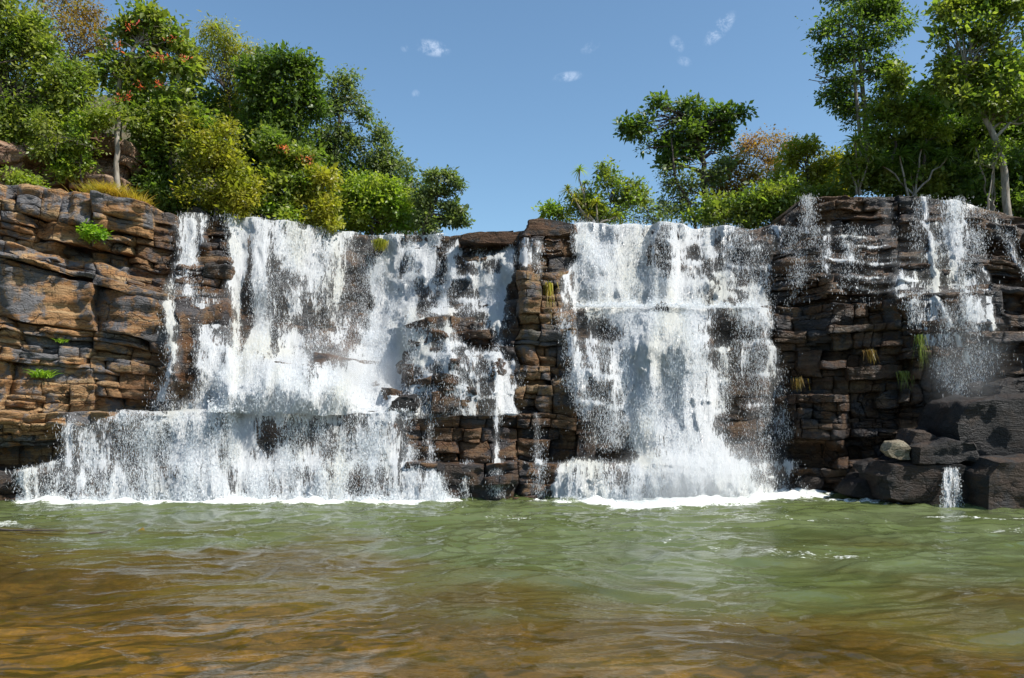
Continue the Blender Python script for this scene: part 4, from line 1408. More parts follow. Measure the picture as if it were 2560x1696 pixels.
def tree(name, label, cat, base, Y, lobes, mat, bark=BARK_DARK, leaf=0.15, dens=1.0, per=12, sigma=0.17, trunk=None, rad=0.14,
         seed=0, group=None, gap=0.25, droop=0.25, flowers=None, aspect=0.42, twigs=4, thick=1.0, limbs_out=True, k=1.0815):
    """crown of leaf clusters on limbs that spring from a tapered trunk; (u, v) given on the 2367 wide print"""
    r = random.Random(seed * 31 + 5)
    rr = np.random.default_rng(seed * 31 + 5)
    bu, bv = base[0] * k, base[1] * k
    bp = P(bu, bv, Y)
    root = empty(name, tuple(bp))
    tag(root, label, cat, group)
    s = k * Y / F
    L3 = []
    small = []
    for (lu, lv, ru, rv) in lobes:
        small.append((lu, lv, ru * 0.78, rv * 0.78))
        for q in range(3):
            a_ = r.uniform(0, 2 * math.pi)
            f_ = r.uniform(0.45, 0.72)
            small.append((lu + math.cos(a_) * ru * 0.78, lv + math.sin(a_) * rv * 0.72, ru * f_ * 0.8, rv * f_ * 0.8))
    lobes = small
    for (lu, lv, ru, rv) in lobes:
        yy = Y + rr.uniform(-0.5, 0.9) * thick * (ru * s)
        L3.append((P(lu * k, lv * k, yy), ru * s, rv * s))
    cz = np.mean([l[0] for l in L3], 0)
    if trunk is None:
        top = Vector(cz) * 0.75 + Vector(bp) * 0.25
        tr = wiggle(bp, top, r, 0.10, 6)
    else:
        tr = [Vector(bp)] + [Vector(P(a * k, b * k, Y + r.uniform(-0.1, 0.1))) for a, b in trunk]
        fine = []
        for a, b in zip(tr[:-1], tr[1:]):
            fine += wiggle(a, b, r, 0.05, 3)[:-1]
        tr = fine + [tr[-1]]
    tr[0] = Vector(tr[0]) - Vector((0, 0, 0.4))
    T1 = Tubes()
    m = len(tr)
    T1.add(tr, [rad * (1 - 0.6 * i / (m - 1)) for i in range(m)], 8)
    mesh_np('trunk', T1.V, T1.F, bark, root)
    T2 = Tubes()
    cents = []
    for (c, a, b) in L3:
        c = Vector(c)
        best = min(range(m), key=lambda i: (tr[i] - c).length + 0.35 * max(0, tr[i].z - c.z) + (3 if i < m * 0.3 else 0))
        dd = (tr[best] - c).length
        r0 = max(0.018, rad * (1 - 0.6 * best / (m - 1)) * 0.55)
        if limbs_out:
            T2.add(wiggle(tr[best], c, r, 0.16, 5, sag=-0.03), [r0 * (1 - 0.7 * i / 5) for i in range(6)], 5)
        for j in range(max(2, twigs // 2)):
            e = c + Vector((r.gauss(0, 0.45) * a, r.gauss(0, 0.45) * a, r.gauss(0, 0.5) * b))
            T2.add(wiggle(c, e, r, 0.2, 3), [r0 * 0.35, r0 * 0.26, r0 * 0.18, 0.006], 4)
        vol = (a * a * b) ** (1 / 3.0)
        a, b = a * 1.10, b * 1.12
        n = int(dens * 125 * vol ** 2) + 6
        q = rr.normal(0, 1, (n * 2, 3))
        q /= np.linalg.norm(q, axis=1)[:, None]
        q *= (rr.random(n * 2) ** 0.42)[:, None] * (1 + 0.18 * vnoise(q[:, 0] * 2.5 + seed, q[:, 1] * 2.5, q[:, 2] * 2.5, 600))[:, None]
        q *= np.where(rr.random(n * 2) < 0.16, rr.uniform(1.05, 1.55, n * 2), 1.0)[:, None]
        p = np.array(c) + q * np.array([a, a * 0.9 * thick, b])
        keep = fbm(p[:, 0] * 1.3, p[:, 1] * 1.3, p[:, 2] * 1.6, 3, 601) > (gap - 0.44)
        p = p[keep][:n]
        cents.append(p)
    mesh_np('branches', T2.V, T2.F, bark, root)
    cents = np.concatenate(cents)
    v, f, tint = leaves_mesh(cents, per, sigma, leaf, rr, droop, aspect)
    mesh_np('crown', v, f, mat, root, False, {'tint': tint})
    if flowers:
        fc = []
        for (fu, fv) in flowers:
            yy = Y - 0.75
            q = P(fu * k, fv * k, yy)
            fc.append(q + rr.normal(0, 1, (6, 3)) * np.array([0.16, 0.1, 0.08]))
        v, f, tint = leaves_mesh(np.concatenate(fc), 5, 0.05, 0.085, rr, -0.3, 0.3)
        mesh_np('blossom', v, f, L_RED, root, False, {'tint': tint * 0 + 0.6})
    return root


def rosette(name, label, heads, base, Y, mat, cat='screw pine', blade=0.62, n=46, seed=0, k=1.0815, group=None, rad=0.05):
    """stems that each end in a tuft of long arching blades"""
    r = random.Random(seed)
    rr = np.random.default_rng(seed)
    bp = P(base[0] * k, base[1] * k, Y)
    root = empty(name, tuple(bp))
    tag(root, label, cat, group)
    T1 = Tubes()
    V, Fc, tint = [], [], []
    for (hu, hv, sc) in heads:
        hp = Vector(P(hu * k, hv * k, Y + r.uniform(-0.3, 0.3)))
        st = Vector(bp) + Vector((r.uniform(-0.2, 0.2), 0, -0.2))
        T1.add(wiggle(st, hp, r, 0.06, 6), [rad * (1 - 0.07 * i) for i in range(7)], 6)
        for j in range(n):
            az = r.uniform(0, 2 * math.pi)
            el = r.uniform(-0.2, 1.35)
            d = Vector((math.cos(az) * math.cos(el), math.sin(az) * math.cos(el), math.sin(el)))
            Lb = blade * sc * r.uniform(0.7, 1.15)
            sd_ = d.cross(Vector((0, 0, 1)))
            if sd_.length < 1e-3:
                sd_ = Vector((1, 0, 0))
            sd_.normalize()
            w0 = 0.022 * sc + 0.008
            o = len(V)
            for i in range(5):
                t = i / 4
                p = hp + d * Lb * t + Vector((0, 0, -0.55 * Lb * t * t))
                w = w0 * (1 - t) ** 0.6 + 0.002
                V.append(tuple(p - sd_ * w))
                V.append(tuple(p + sd_ * w))
            for i in range(4):
                Fc.append((o + 2 * i, o + 2 * i + 1, o + 2 * i + 3, o + 2 * i + 2))
            tint += [r.random()] * 10
    mesh_np('stem', T1.V, T1.F, BARK_PALE, root)
    mesh_np('crown', V, np.array(Fc), mat, root, False, {'tint': tint})
    return root


def tuft(name, label, cat, u, v, Y, w, h, n, mat, seed, k=1.0815, hang=False, curve=0.5, bw=0.012, group=None):
    """a tuft of grass or a fern: separate blades from one foot"""
    rr = np.random.default_rng(seed)
    bp = P(u * k, v * k, Y)
    V, Fc, tint = [], [], []
    for j in range(n):
        az = rr.uniform(0, 2 * math.pi)
        b0 = Vector(bp) + Vector((rr.normal(0, w * 0.35), rr.normal(0, 0.12), rr.normal(0, 0.03)))
        lean = rr.uniform(0.05, 0.3) if hang else rr.uniform(0.1, 0.9)
        d = Vector((math.cos(az) * lean, math.sin(az) * lean - (0.25 if hang else 0.1), -1.0 if hang else 1.0)).normalized()
        L = h * (rr.uniform(0.15, 1.1) if hang else rr.uniform(0.5, 1.1))
        sd_ = d.cross(Vector((rr.normal(), rr.normal(), 0.2)))
        sd_.normalize()
        o = len(V)
        for i in range(4):
            t = i / 3
            p = b0 + d * L * t + Vector((math.cos(az), math.sin(az), -0.9 if not hang else 0)) * ((0.1 if hang else 1.0) * curve * L * t * t * 0.5)
            ww = bw * (1 - t) + 0.002
            V.append(tuple(p - sd_ * ww))
            V.append(tuple(p + sd_ * ww))
        for i in range(3):
            Fc.append((o + 2 * i, o + 2 * i + 1, o + 2 * i + 3, o + 2 * i + 2))
        tint += [float(rr.random())] * 8
    V = np.array(V) - bp
    o = mesh_np(name, V, np.array(Fc), mat, None, False, {'tint': tint})
    o.location = bp
    return tag(o, label, cat, group)


# --- left bank, back row first
LB = 'trees on the slope behind the broad curtain fall'
tree('tree', 'thin olive tree with sparse yellowish twigs behind the dense corner tree', 'tree', (170, 330), 37.5,
     [(150, 50, 80, 55), (200, 95, 55, 45), (110, 15, 70, 35), (215, 40, 35, 30), (180, 150, 60, 45), (90, 60, 50, 50), (230, 110, 30, 30)], L_OLIVE, leaf=0.11, dens=0.95, per=9, sigma=0.24, seed=1, gap=0.42, rad=0.1, twigs=9)
tree('tree', 'feathery light green tree with drooping tips rising against the sky', 'tree', (560, 470), 38,
     [(490, 85, 38, 25), (530, 100, 45, 30), (465, 115, 28, 25), (510, 130, 48, 30), (565, 125, 34, 25), (545, 170, 34, 35), (500, 60, 22, 12), (480, 150, 26, 22), (580, 200, 30, 30), (555, 235, 32, 30), (455, 150, 18, 14)], L_YELLOW, leaf=0.13, dens=1.2, per=12, sigma=0.2, seed=2, gap=0.36, droop=0.9, aspect=0.24, rad=0.11)
tree('tree', 'dense dark tree with a heavy flat-topped crown in mid slope', 'tree', (640, 480), 36,
     [(600, 150, 42, 28), (650, 140, 50, 30), (700, 175, 48, 36), (735, 200, 26, 34), (650, 190, 65, 42), (590, 200, 42, 42), (620, 250, 55, 45), (690, 245, 50, 42), (660, 300, 50, 42), (600, 290, 40, 35), (720, 250, 25, 30)], L_DARK, leaf=0.16, dens=1.3, seed=3, gap=0.28, rad=0.17)
tree('tree', 'slender grey-green tree standing free with a bent side branch', 'tree', (775, 500), 38,
     [(795, 185, 28, 20), (790, 225, 36, 30), (765, 265, 32, 30), (815, 255, 28, 26), (835, 262, 18, 14), (770, 310, 38, 32), (745, 345, 32, 28), (805, 300, 24, 24), (830, 225, 18, 22), (780, 350, 34, 30)], L_BLUE, leaf=0.13, dens=1.15, seed=4, gap=0.34, trunk=[(772, 420), (778, 340), (785, 260)], rad=0.10)
tree('tree', 'grey-green tree with a rounded crown right of the slender one', 'tree', (870, 520), 38,
     [(875, 305, 28, 20), (860, 340, 36, 28), (900, 345, 22, 22), (890, 380, 36, 28), (845, 390, 40, 32), (910, 395, 22, 20), (880, 430, 45, 32), (830, 330, 20, 20)], L_BLUE, leaf=0.13, dens=1.2, seed=5, gap=0.32, rad=0.1)
tree('tree', 'pale leafed small tree where the wood thins out toward the gap', 'tree', (960, 530), 37,
     [(940, 400, 26, 22), (965, 425, 28, 22), (945, 450, 36, 26), (985, 455, 22, 28), (960, 490, 40, 28), (925, 430, 22, 22)], L_BLUE, leaf=0.12, dens=1.15, seed=6, gap=0.36, rad=0.08)
tree('tree', 'tall dark green backdrop tree behind the flowering tree', 'tree', (420, 380), 39,
     [(420, 210, 60, 50), (470, 240, 55, 50), (330, 200, 60, 50), (520, 260, 50, 45), (380, 260, 60, 40), (440, 160, 30, 30)], L_DARK, leaf=0.17, dens=1.0, seed=7, gap=0.2)
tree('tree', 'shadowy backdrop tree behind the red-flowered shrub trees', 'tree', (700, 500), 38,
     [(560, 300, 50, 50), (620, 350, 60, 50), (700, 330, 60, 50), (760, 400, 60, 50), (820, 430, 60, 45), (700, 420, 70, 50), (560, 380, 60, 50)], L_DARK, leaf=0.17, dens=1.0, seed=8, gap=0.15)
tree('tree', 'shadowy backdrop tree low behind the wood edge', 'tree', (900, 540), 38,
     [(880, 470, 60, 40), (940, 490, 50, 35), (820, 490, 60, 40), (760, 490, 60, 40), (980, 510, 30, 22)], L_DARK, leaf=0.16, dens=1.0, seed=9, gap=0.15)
tree('tree', 'open branched tree with drooping red blossoms and large leaves', 'flowering tree', (272, 330), 33.5,
     [(320, 28, 38, 16), (285, 50, 32, 22), (350, 40, 24, 16), (300, 85, 40, 26), (375, 75, 36, 22), (265, 120, 30, 24), (345, 115, 36, 24), (405, 105, 34, 26), (425, 130, 22, 24), (245, 160, 36, 26), (330, 155, 40, 26), (390, 155, 44, 26), (290, 170, 34, 24), (430, 60, 18, 14)],
     L_MID, bark=BARK_PALE, leaf=0.20, dens=0.85, per=9, seed=10, gap=0.40, trunk=[(274, 260), (276, 200), (290, 150), (318, 100)], rad=0.15,
     flowers=[(303, 62), (402, 92), (363, 128), (372, 134), (423, 135), (277, 107), (330, 200), (370, 198), (288, 222), (275, 225)], twigs=7)
tree('tree', 'massive dense green tree filling the upper corner of the wood', 'tree', (-60, 420), 32.5,
     [(-60, 20, 90, 80), (20, 60, 70, 60), (70, 90, 50, 50), (0, 140, 80, 60), (90, 160, 55, 50), (150, 180, 50, 40), (30, 220, 80, 60), (120, 240, 60, 50), (-60, 250, 80, 90), (10, 310, 60, 55), (80, 310, 50, 42), (-60, 120, 90, 90), (180, 225, 45, 40), (40, 370, 45, 30), (10, 350, 50, 40)],
     L_MID, leaf=0.14, dens=1.35, seed=11, gap=0.22, rad=0.25)
tree('shrub', 'bright green shrub trailing over the outcrop rock below the corner tree', 'shrub', (190, 400), 32.0,
     [(215, 270, 42, 30), (180, 300, 36, 28), (240, 255, 28, 26), (165, 360, 42, 26), (190, 385, 36, 22), (150, 390, 28, 18), (140, 330, 26, 20)], L_BRIGHT, leaf=0.13, dens=1.2, seed=12, gap=0.32, rad=0.05)
tree('shrub', 'small yellow-green bush at the left end of the outcrop foot', 'bush', (35, 435), 31.3,
     [(20, 415, 26, 14), (55, 420, 24, 14), (80, 432, 16, 8), (0, 400, 20, 16)], L_BRIGHT, leaf=0.11, dens=1.5, seed=13, rad=0.03)
tree('tree', 'leafy mid green tree right of the flowering tree reaching down the slope', 'tree', (420, 470), 33.5,
     [(330, 220, 46, 30), (390, 225, 50, 34), (350, 270, 50, 34), (420, 280, 54, 40), (370, 320, 48, 36), (440, 340, 50, 40), (330, 320, 32, 28), (470, 290, 34, 34), (310, 250, 24, 24)],
     L_MID, leaf=0.16, dens=1.3, seed=14, gap=0.26, rad=0.14)
tree('tree', 'sunlit yellowish green tree with small leaves above the narrow fall', 'tree', (500, 490), 32.8,
     [(470, 330, 46, 36), (520, 350, 46, 36), (490, 390, 54, 36), (550, 400, 42, 34), (450, 400, 42, 34), (510, 440, 58, 34), (570, 450, 40, 30), (460, 450, 42, 30), (540, 490, 48, 22), (440, 300, 28, 26), (530, 310, 30, 26)],
     L_YELLOW, leaf=0.13, dens=1.35, seed=15, gap=0.28, rad=0.12)
tree('tree', 'dark leafed tree in the hollow beside the pale trunk', 'tree', (370, 480), 33.5,
     [(360, 380, 42, 40), (400, 420, 42, 36), (370, 450, 44, 26), (410, 470, 40, 18), (330, 400, 26, 30), (335, 360, 26, 26)], L_DARK, leaf=0.16, dens=1.25, seed=16, gap=0.24, rad=0.08)
tree('tree', 'green tree with two red blossom clusters above the broad curtain', 'flowering tree', (640, 500), 34.2,
     [(620, 330, 40, 28), (660, 355, 46, 28), (700, 370, 34, 26), (620, 390, 46, 34), (680, 410, 46, 34), (640, 440, 56, 34), (600, 430, 40, 34), (690, 455, 40, 28)], L_MID, leaf=0.17, dens=1.25, seed=17, gap=0.26,
     flowers=[(655, 342), (664, 346), (705, 367), (712, 371)], rad=0.1)
tree('tree', 'rounded golden green tree leaning over the curtain brink', 'tree', (725, 525), 34.0,
     [(735, 405, 34, 20), (752, 430, 26, 26), (720, 440, 38, 26), (750, 475, 26, 24), (710, 480, 40, 24), (755, 510, 24, 18), (700, 510, 40, 16), (740, 520, 30, 12)], L_YELLOW, leaf=0.13, dens=1.45, seed=18, gap=0.24, rad=0.08)
tree('tree', 'vivid green tree near the moss cushion on the brink', 'tree', (860, 535), 35.8,
     [(830, 440, 42, 32), (880, 440, 46, 32), (920, 460, 34, 32), (850, 480, 52, 32), (905, 495, 44, 28), (820, 515, 44, 20), (870, 525, 52, 14), (935, 515, 28, 18), (790, 460, 30, 40)], L_BRIGHT, leaf=0.15, dens=1.3, seed=19, gap=0.26, rad=0.09)
tree('bush', 'low green bush along the brink under the sunlit tree', 'bush', (600, 505), 33.6,
     [(560, 480, 40, 20), (610, 485, 42, 20), (660, 495, 42, 18), (640, 510, 40, 12), (500, 485, 36, 16)], L_BRIGHT, leaf=0.14, dens=1.4, seed=20, gap=0.22, rad=0.04)
tree('tree', 'gnarled tree with cloud-like pads of leaves at the open end of the wood', 'tree', (978, 535), 35.0,
     [(1012, 408, 20, 10), (1040, 408, 14, 9), (1055, 420, 14, 12), (1064, 440, 9, 14), (1000, 440, 20, 12), (975, 450, 20, 16), (1030, 440, 14, 8), (1040, 482, 22, 10), (1060, 492, 18, 12), (1068, 512, 16, 12), (1035, 512, 16, 8), (990, 475, 22, 14), (985, 505, 26, 16), (1000, 528, 18, 9), (1050, 458, 10, 8)],
     L_BLUE, leaf=0.13, dens=2.2, per=12, sigma=0.11, seed=21, gap=0.2, trunk=[(985, 510), (998, 480), (1012, 455), (1025, 430)], rad=0.09, twigs=3)
tree('vine', 'hanging tangle of vines and leaves in front of the outcrop', 'vine', (130, 340), 31.6,
     [(110, 285, 30, 22), (125, 330, 20, 26), (95, 345, 20, 24), (200, 330, 22, 20)], L_MID, bark=BARK_PALE, leaf=0.12, dens=0.8, seed=22, gap=0.3, rad=0.03, twigs=10)
# lower pale trunk in front of the outcrop
T1 = Tubes()
b0 = P(272 * 1.0815, 440 * 1.0815, 32.2)
pts = [P(a * 1.0815, b * 1.0815, 32.2) for a, b in ((274, 445), (270, 415), (268, 380), (272, 350), (270, 325), (274, 290), (276, 250))]
root = empty('tree', tuple(b0))
tag(root, 'pale bare trunk standing against the pink outcrop with few leaves on top', 'tree')
T1.add(pts, [0.13, 0.115, 0.10, 0.095, 0.09, 0.08, 0.06], 8)
mesh_np('trunk', T1.V, T1.F, BARK_PALE, root)
rr = np.random.default_rng(5)
cc = np.array([P(276 * 1.0815, 262 * 1.0815, 32.2)]) + rr.normal(0, 1, (40, 3)) * np.array([0.5, 0.4, 0.35])
v, f, ti = leaves_mesh(cc, 12, 0.16, 0.15, rr)
mesh_np('crown', v, f, L_MID, root, False, {'tint': ti})

# --- right bank
tree('tree', 'sparse dry orange tree on the skyline', 'tree', (1765, 480), 44,
     [(1740, 325, 28, 18), (1775, 318, 28, 16), (1800, 330, 24, 16), (1750, 350, 34, 18), (1790, 355, 34, 18), (1725, 345, 18, 16), (1770, 385, 42, 22), (1820, 350, 22, 18), (1840, 340, 22, 14)], L_ORANGE, leaf=0.10, dens=1.1, per=10, sigma=0.26, seed=31, gap=0.44, twigs=10, rad=0.08)
tree('tree', 'umbrella-shaped tree with a bare dark trunk and a tattered flat crown', 'tree', (1632, 530), 38,
     [(1490, 255, 22, 12), (1525, 238, 24, 14), (1460, 290, 26, 12), (1500, 285, 36, 18), (1545, 265, 36, 20), (1590, 240, 26, 12), (1610, 260, 34, 18), (1640, 285, 26, 14), (1665, 262, 26, 12), (1700, 262, 24, 10), (1722, 258, 12, 5), (1480, 315, 24, 14), (1530, 315, 36, 22), (1580, 300, 36, 24), (1620, 310, 24, 18), (1665, 300, 24, 18), (1680, 330, 18, 16), (1560, 345, 28, 20), (1655, 345, 18, 16), (1500, 340, 16, 10), (1540, 380, 18, 22), (1600, 350, 16, 22)],
     L_DARK, leaf=0.19, dens=1.0, per=11, seed=32, gap=0.46, trunk=[(1632, 470), (1626, 430), (1628, 380), (1618, 340), (1608, 305), (1590, 275)], rad=0.17)
tree('tree', 'vine-hung leaning tree below the umbrella crown', 'tree', (1610, 520), 37.4,
     [(1545, 400, 26, 24), (1555, 440, 24, 26), (1525, 470, 18, 16), (1600, 420, 20, 26), (1560, 480, 28, 26), (1530, 420, 12, 16), (1650, 400, 28, 22), (1670, 380, 22, 16), (1590, 470, 22, 26)], L_BLUE, leaf=0.13, dens=1.0, seed=33, gap=0.36, trunk=[(1590, 465), (1565, 425), (1556, 370), (1552, 320)], rad=0.08)
tree('bush', 'mixed green bush on the crest left of the umbrella tree', 'bush', (1400, 520), 35.8,
     [(1345, 455, 30, 26), (1395, 420, 26, 22), (1420, 440, 28, 24), (1440, 470, 34, 24), (1370, 485, 42, 22), (1420, 500, 46, 16), (1465, 440, 18, 14), (1478, 425, 10, 10), (1340, 495, 30, 18), (1480, 455, 14, 10), (1400, 390, 12, 10)], L_MID, leaf=0.13, dens=1.25, seed=34, gap=0.32, rad=0.05, twigs=6)
tree('bush', 'low round bush beside the layered crest slab', 'bush', (1290, 500), 35.5,
     [(1285, 490, 26, 12), (1265, 488, 12, 8), (1310, 498, 20, 10)], L_BRIGHT, leaf=0.12, dens=1.6, seed=35, rad=0.03)
tree('bush', 'thin grey twiggy bush between the mixed bush and umbrella tree', 'bush', (1510, 520), 36.5,
     [(1500, 480, 26, 18), (1480, 500, 26, 14), (1530, 500, 22, 16)], L_BLUE, leaf=0.11, dens=0.7, per=8, seed=36, gap=0.42, twigs=12, rad=0.03)
rosette('screw_pine', 'tall screw pine head on a bare stem above the mixed bush', [(1340, 393, 0.9), (1352, 424, 0.55)], (1352, 500), 35.6, L_BRIGHT, seed=1)
rosette('screw_pine', 'clump of spiky screw pines among the mixed bush', [(1312, 440, 0.9), (1328, 462, 1.0), (1380, 470, 0.9), (1405, 490, 0.9), (1362, 495, 0.8), (1425, 500, 0.7)], (1370, 515), 35.2, L_YELLOW, seed=2)
tree('tree', 'orange tinged bush tree under the skyline beside the trunk', 'tree', (1720, 510), 39,
     [(1700, 380, 24, 18), (1680, 410, 34, 22), (1730, 410, 34, 22), (1650, 440, 34, 26), (1700, 450, 44, 26), (1670, 490, 44, 26), (1740, 480, 44, 30)], L_OLIVE, leaf=0.13, dens=1.3, seed=37, gap=0.28)
tree('tree', 'bright yellow-green bushy tree in the middle of the right wood edge', 'tree', (1860, 480), 37.5,
     [(1860, 345, 30, 20), (1840, 375, 40, 24), (1895, 370, 40, 26), (1930, 390, 36, 26), (1860, 410, 50, 30), (1800, 410, 40, 26), (1920, 430, 46, 30), (1880, 345, 20, 12), (1830, 340, 14, 10)], L_YELLOW, leaf=0.13, dens=1.5, seed=38, gap=0.24)
tree('tree', 'dark green bush below the yellow-green tree above the crest', 'bush', (1790, 505), 36,
     [(1760, 450, 46, 28), (1820, 450, 50, 30), (1690, 480, 46, 26), (1780, 490, 56, 20), (1850, 470, 50, 26), (1630, 500, 40, 20), (1720, 505, 50, 14), (1660, 470, 32, 20), (1900, 450, 36, 18)], L_MID, leaf=0.15, dens=1.4, seed=39, gap=0.2, rad=0.06)
tree('tree', 'tall twin-trunked tree with an airy layered crown against the sky', 'tree', (2008, 400), 36,
     [(2000, -20, 90, 40), (1990, 30, 76, 30), (2060, 10, 56, 36), (1930, 60, 36, 18), (2030, 60, 54, 26), (1960, 85, 42, 22), (2080, 55, 30, 26), (1905, 75, 22, 10), (1925, 110, 32, 14), (1990, 115, 42, 20), (2040, 105, 36, 18), (1940, 140, 36, 16), (2050, 140, 24, 12), (1885, 180, 24, 10), (1920, 190, 34, 14), (1960, 200, 34, 18), (1935, 222, 30, 16), (2010, 170, 32, 16), (2060, 165, 22, 8), (1970, 245, 28, 16), (1945, 250, 20, 10), (1962, 275, 14, 20)],
     L_DARK, bark=BARK_PALE, leaf=0.14, dens=1.1, per=11, seed=40, gap=0.42, trunk=[(2000, 300), (1995, 220), (1988, 140), (1990, 60), (2000, 0)], rad=0.13)
T1 = Tubes()
b0 = P(1985 * 1.0815, 400 * 1.0815, 35.6)
root = empty('tree', tuple(b0))
tag(root, 'second slim trunk close beside the tall twin-trunked tree', 'tree')
T1.add([P(a * 1.0815, b * 1.0815, 35.6) for a, b in ((1990, 410), (1990, 340), (1984, 270), (1976, 190), (1974, 120), (1966, 60))], [0.10, 0.09, 0.08, 0.07, 0.055, 0.03], 7)
mesh_np('trunk', T1.V, T1.F, BARK_PALE, root)
rr = np.random.default_rng(6)
cc = np.array([P(1960 * 1.0815, 95 * 1.0815, 35.6)]) + rr.normal(0, 1, (110, 3)) * np.array([0.7, 0.5, 0.9])
v, f, ti = leaves_mesh(cc, 10, 0.17, 0.14, rr)
mesh_np('crown', v, f, L_DARK, root, False, {'tint': ti})
tree('tree', 'young bright leaved tree standing right of the twin trunks', 'tree', (2060, 400), 35,
     [(2080, 170, 20, 14), (2065, 190, 28, 20), (2040, 205, 24, 18), (2085, 205, 24, 18), (2050, 235, 32, 20), (2030, 265, 34, 22), (2075, 260, 30, 24), (2045, 300, 40, 26), (2110, 280, 26, 22), (2020, 300, 24, 18)], L_MID, leaf=0.15, dens=1.2, seed=41, gap=0.32, rad=0.08)
tree('tree', 'small light crowned tree beside the big edge tree', 'tree', (2130, 400), 34.5,
     [(2125, 220, 24, 14), (2145, 240, 28, 20), (2115, 250, 22, 16), (2170, 255, 22, 20), (2130, 280, 30, 22), (2170, 300, 30, 24)], L_BRIGHT, leaf=0.15, dens=1.1, seed=42, gap=0.34, rad=0.07)
tree('tree', 'large leafy tree with pale forking limbs filling the upper edge', 'tree', (2330, 480), 33,
     [(2190, 20, 28, 18), (2230, 10, 40, 24), (2290, 0, 50, 30), (2350, 20, 50, 50), (2205, 60, 40, 26), (2260, 60, 46, 30), (2320, 80, 46, 36), (2200, 110, 38, 26), (2260, 120, 50, 34), (2340, 150, 50, 40), (2180, 155, 32, 22), (2230, 170, 46, 26), (2300, 190, 46, 30), (2175, 190, 24, 16), (2360, 230, 46, 36), (2220, 215, 36, 20), (2290, 245, 46, 28), (2420, 80, 60, 100), (2430, 220, 60, 80)],
     L_MID, bark=BARK_PALE, leaf=0.18, dens=1.0, per=11, seed=43, gap=0.36, trunk=[(2322, 400), (2300, 320), (2270, 260), (2240, 220), (2230, 160)], rad=0.16)
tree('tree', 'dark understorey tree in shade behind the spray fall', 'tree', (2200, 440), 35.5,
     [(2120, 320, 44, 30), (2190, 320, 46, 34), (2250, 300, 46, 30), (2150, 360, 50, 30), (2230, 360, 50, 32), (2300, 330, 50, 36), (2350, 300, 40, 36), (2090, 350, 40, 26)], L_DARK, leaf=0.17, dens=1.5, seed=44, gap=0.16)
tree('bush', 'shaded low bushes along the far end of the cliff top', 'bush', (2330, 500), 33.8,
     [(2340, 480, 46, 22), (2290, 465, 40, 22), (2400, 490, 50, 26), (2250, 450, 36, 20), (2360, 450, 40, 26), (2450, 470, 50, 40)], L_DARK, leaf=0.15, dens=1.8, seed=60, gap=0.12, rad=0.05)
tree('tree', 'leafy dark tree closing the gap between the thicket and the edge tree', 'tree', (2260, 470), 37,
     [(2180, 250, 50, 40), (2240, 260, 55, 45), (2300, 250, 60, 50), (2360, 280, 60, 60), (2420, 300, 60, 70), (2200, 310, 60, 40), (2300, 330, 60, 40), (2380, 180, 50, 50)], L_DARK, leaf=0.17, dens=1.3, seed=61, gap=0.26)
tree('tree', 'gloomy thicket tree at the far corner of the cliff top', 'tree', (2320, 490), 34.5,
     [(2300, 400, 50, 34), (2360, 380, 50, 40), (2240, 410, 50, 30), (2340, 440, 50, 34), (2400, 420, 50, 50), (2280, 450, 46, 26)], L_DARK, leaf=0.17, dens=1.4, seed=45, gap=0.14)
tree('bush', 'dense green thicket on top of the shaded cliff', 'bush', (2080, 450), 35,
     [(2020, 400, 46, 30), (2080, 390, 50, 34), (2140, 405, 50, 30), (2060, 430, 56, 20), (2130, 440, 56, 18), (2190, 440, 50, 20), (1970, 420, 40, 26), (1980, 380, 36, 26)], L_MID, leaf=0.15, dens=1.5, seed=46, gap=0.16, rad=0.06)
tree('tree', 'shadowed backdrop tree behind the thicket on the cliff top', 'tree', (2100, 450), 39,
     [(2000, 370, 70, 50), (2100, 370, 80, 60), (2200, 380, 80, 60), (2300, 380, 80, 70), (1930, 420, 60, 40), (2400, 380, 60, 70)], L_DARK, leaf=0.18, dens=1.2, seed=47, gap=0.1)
rosette('screw_pine', 'large screw pine with drooping blades at the end of the cliff-top thicket', [(1978, 330, 1.6), (2010, 360, 1.3), (1960, 365, 1.2)], (1990, 440), 34.6, L_MID, seed=3, n=60)
rosette('screw_pine', 'screw pines with long hanging blades in the dark thicket', [(2080, 360, 1.5), (2130, 345, 1.4), (2040, 385, 1.2), (2190, 365, 1.4), (2105, 400, 1.2)], (2110, 450), 34.2, L_DARK, seed=4, n=60)
rosette('screw_pine', 'pale bladed screw pine beside the white sapling', [(2300, 430, 1.0), (2255, 340, 1.2), (2290, 270, 1.0)], (2290, 480), 33.4, L_MID, seed=5, n=44)
tree('sapling', 'white-stemmed forked sapling leaning on the cliff top', 'sapling', (2286, 490), 32.9,
     [(2300, 380, 16, 14), (2265, 370, 14, 12), (2310, 340, 14, 14)], L_MID, bark=BARK_PALE, leaf=0.12, dens=0.6, seed=48, trunk=[(2284, 460), (2290, 430), (2296, 390)], rad=0.045, gap=0.3)

# small growth on the rock
def face_Y(u, v, dy=0.0):
    """depth of the rock face seen at print position u, v"""
    Yg_ = 30.0
    for _ in range(6):
        z = CH + (VH - v * 1.0815) * Yg_ / F
        Yg_ = float(depth(u * 1.0815, z))
    return Yg_ + dy


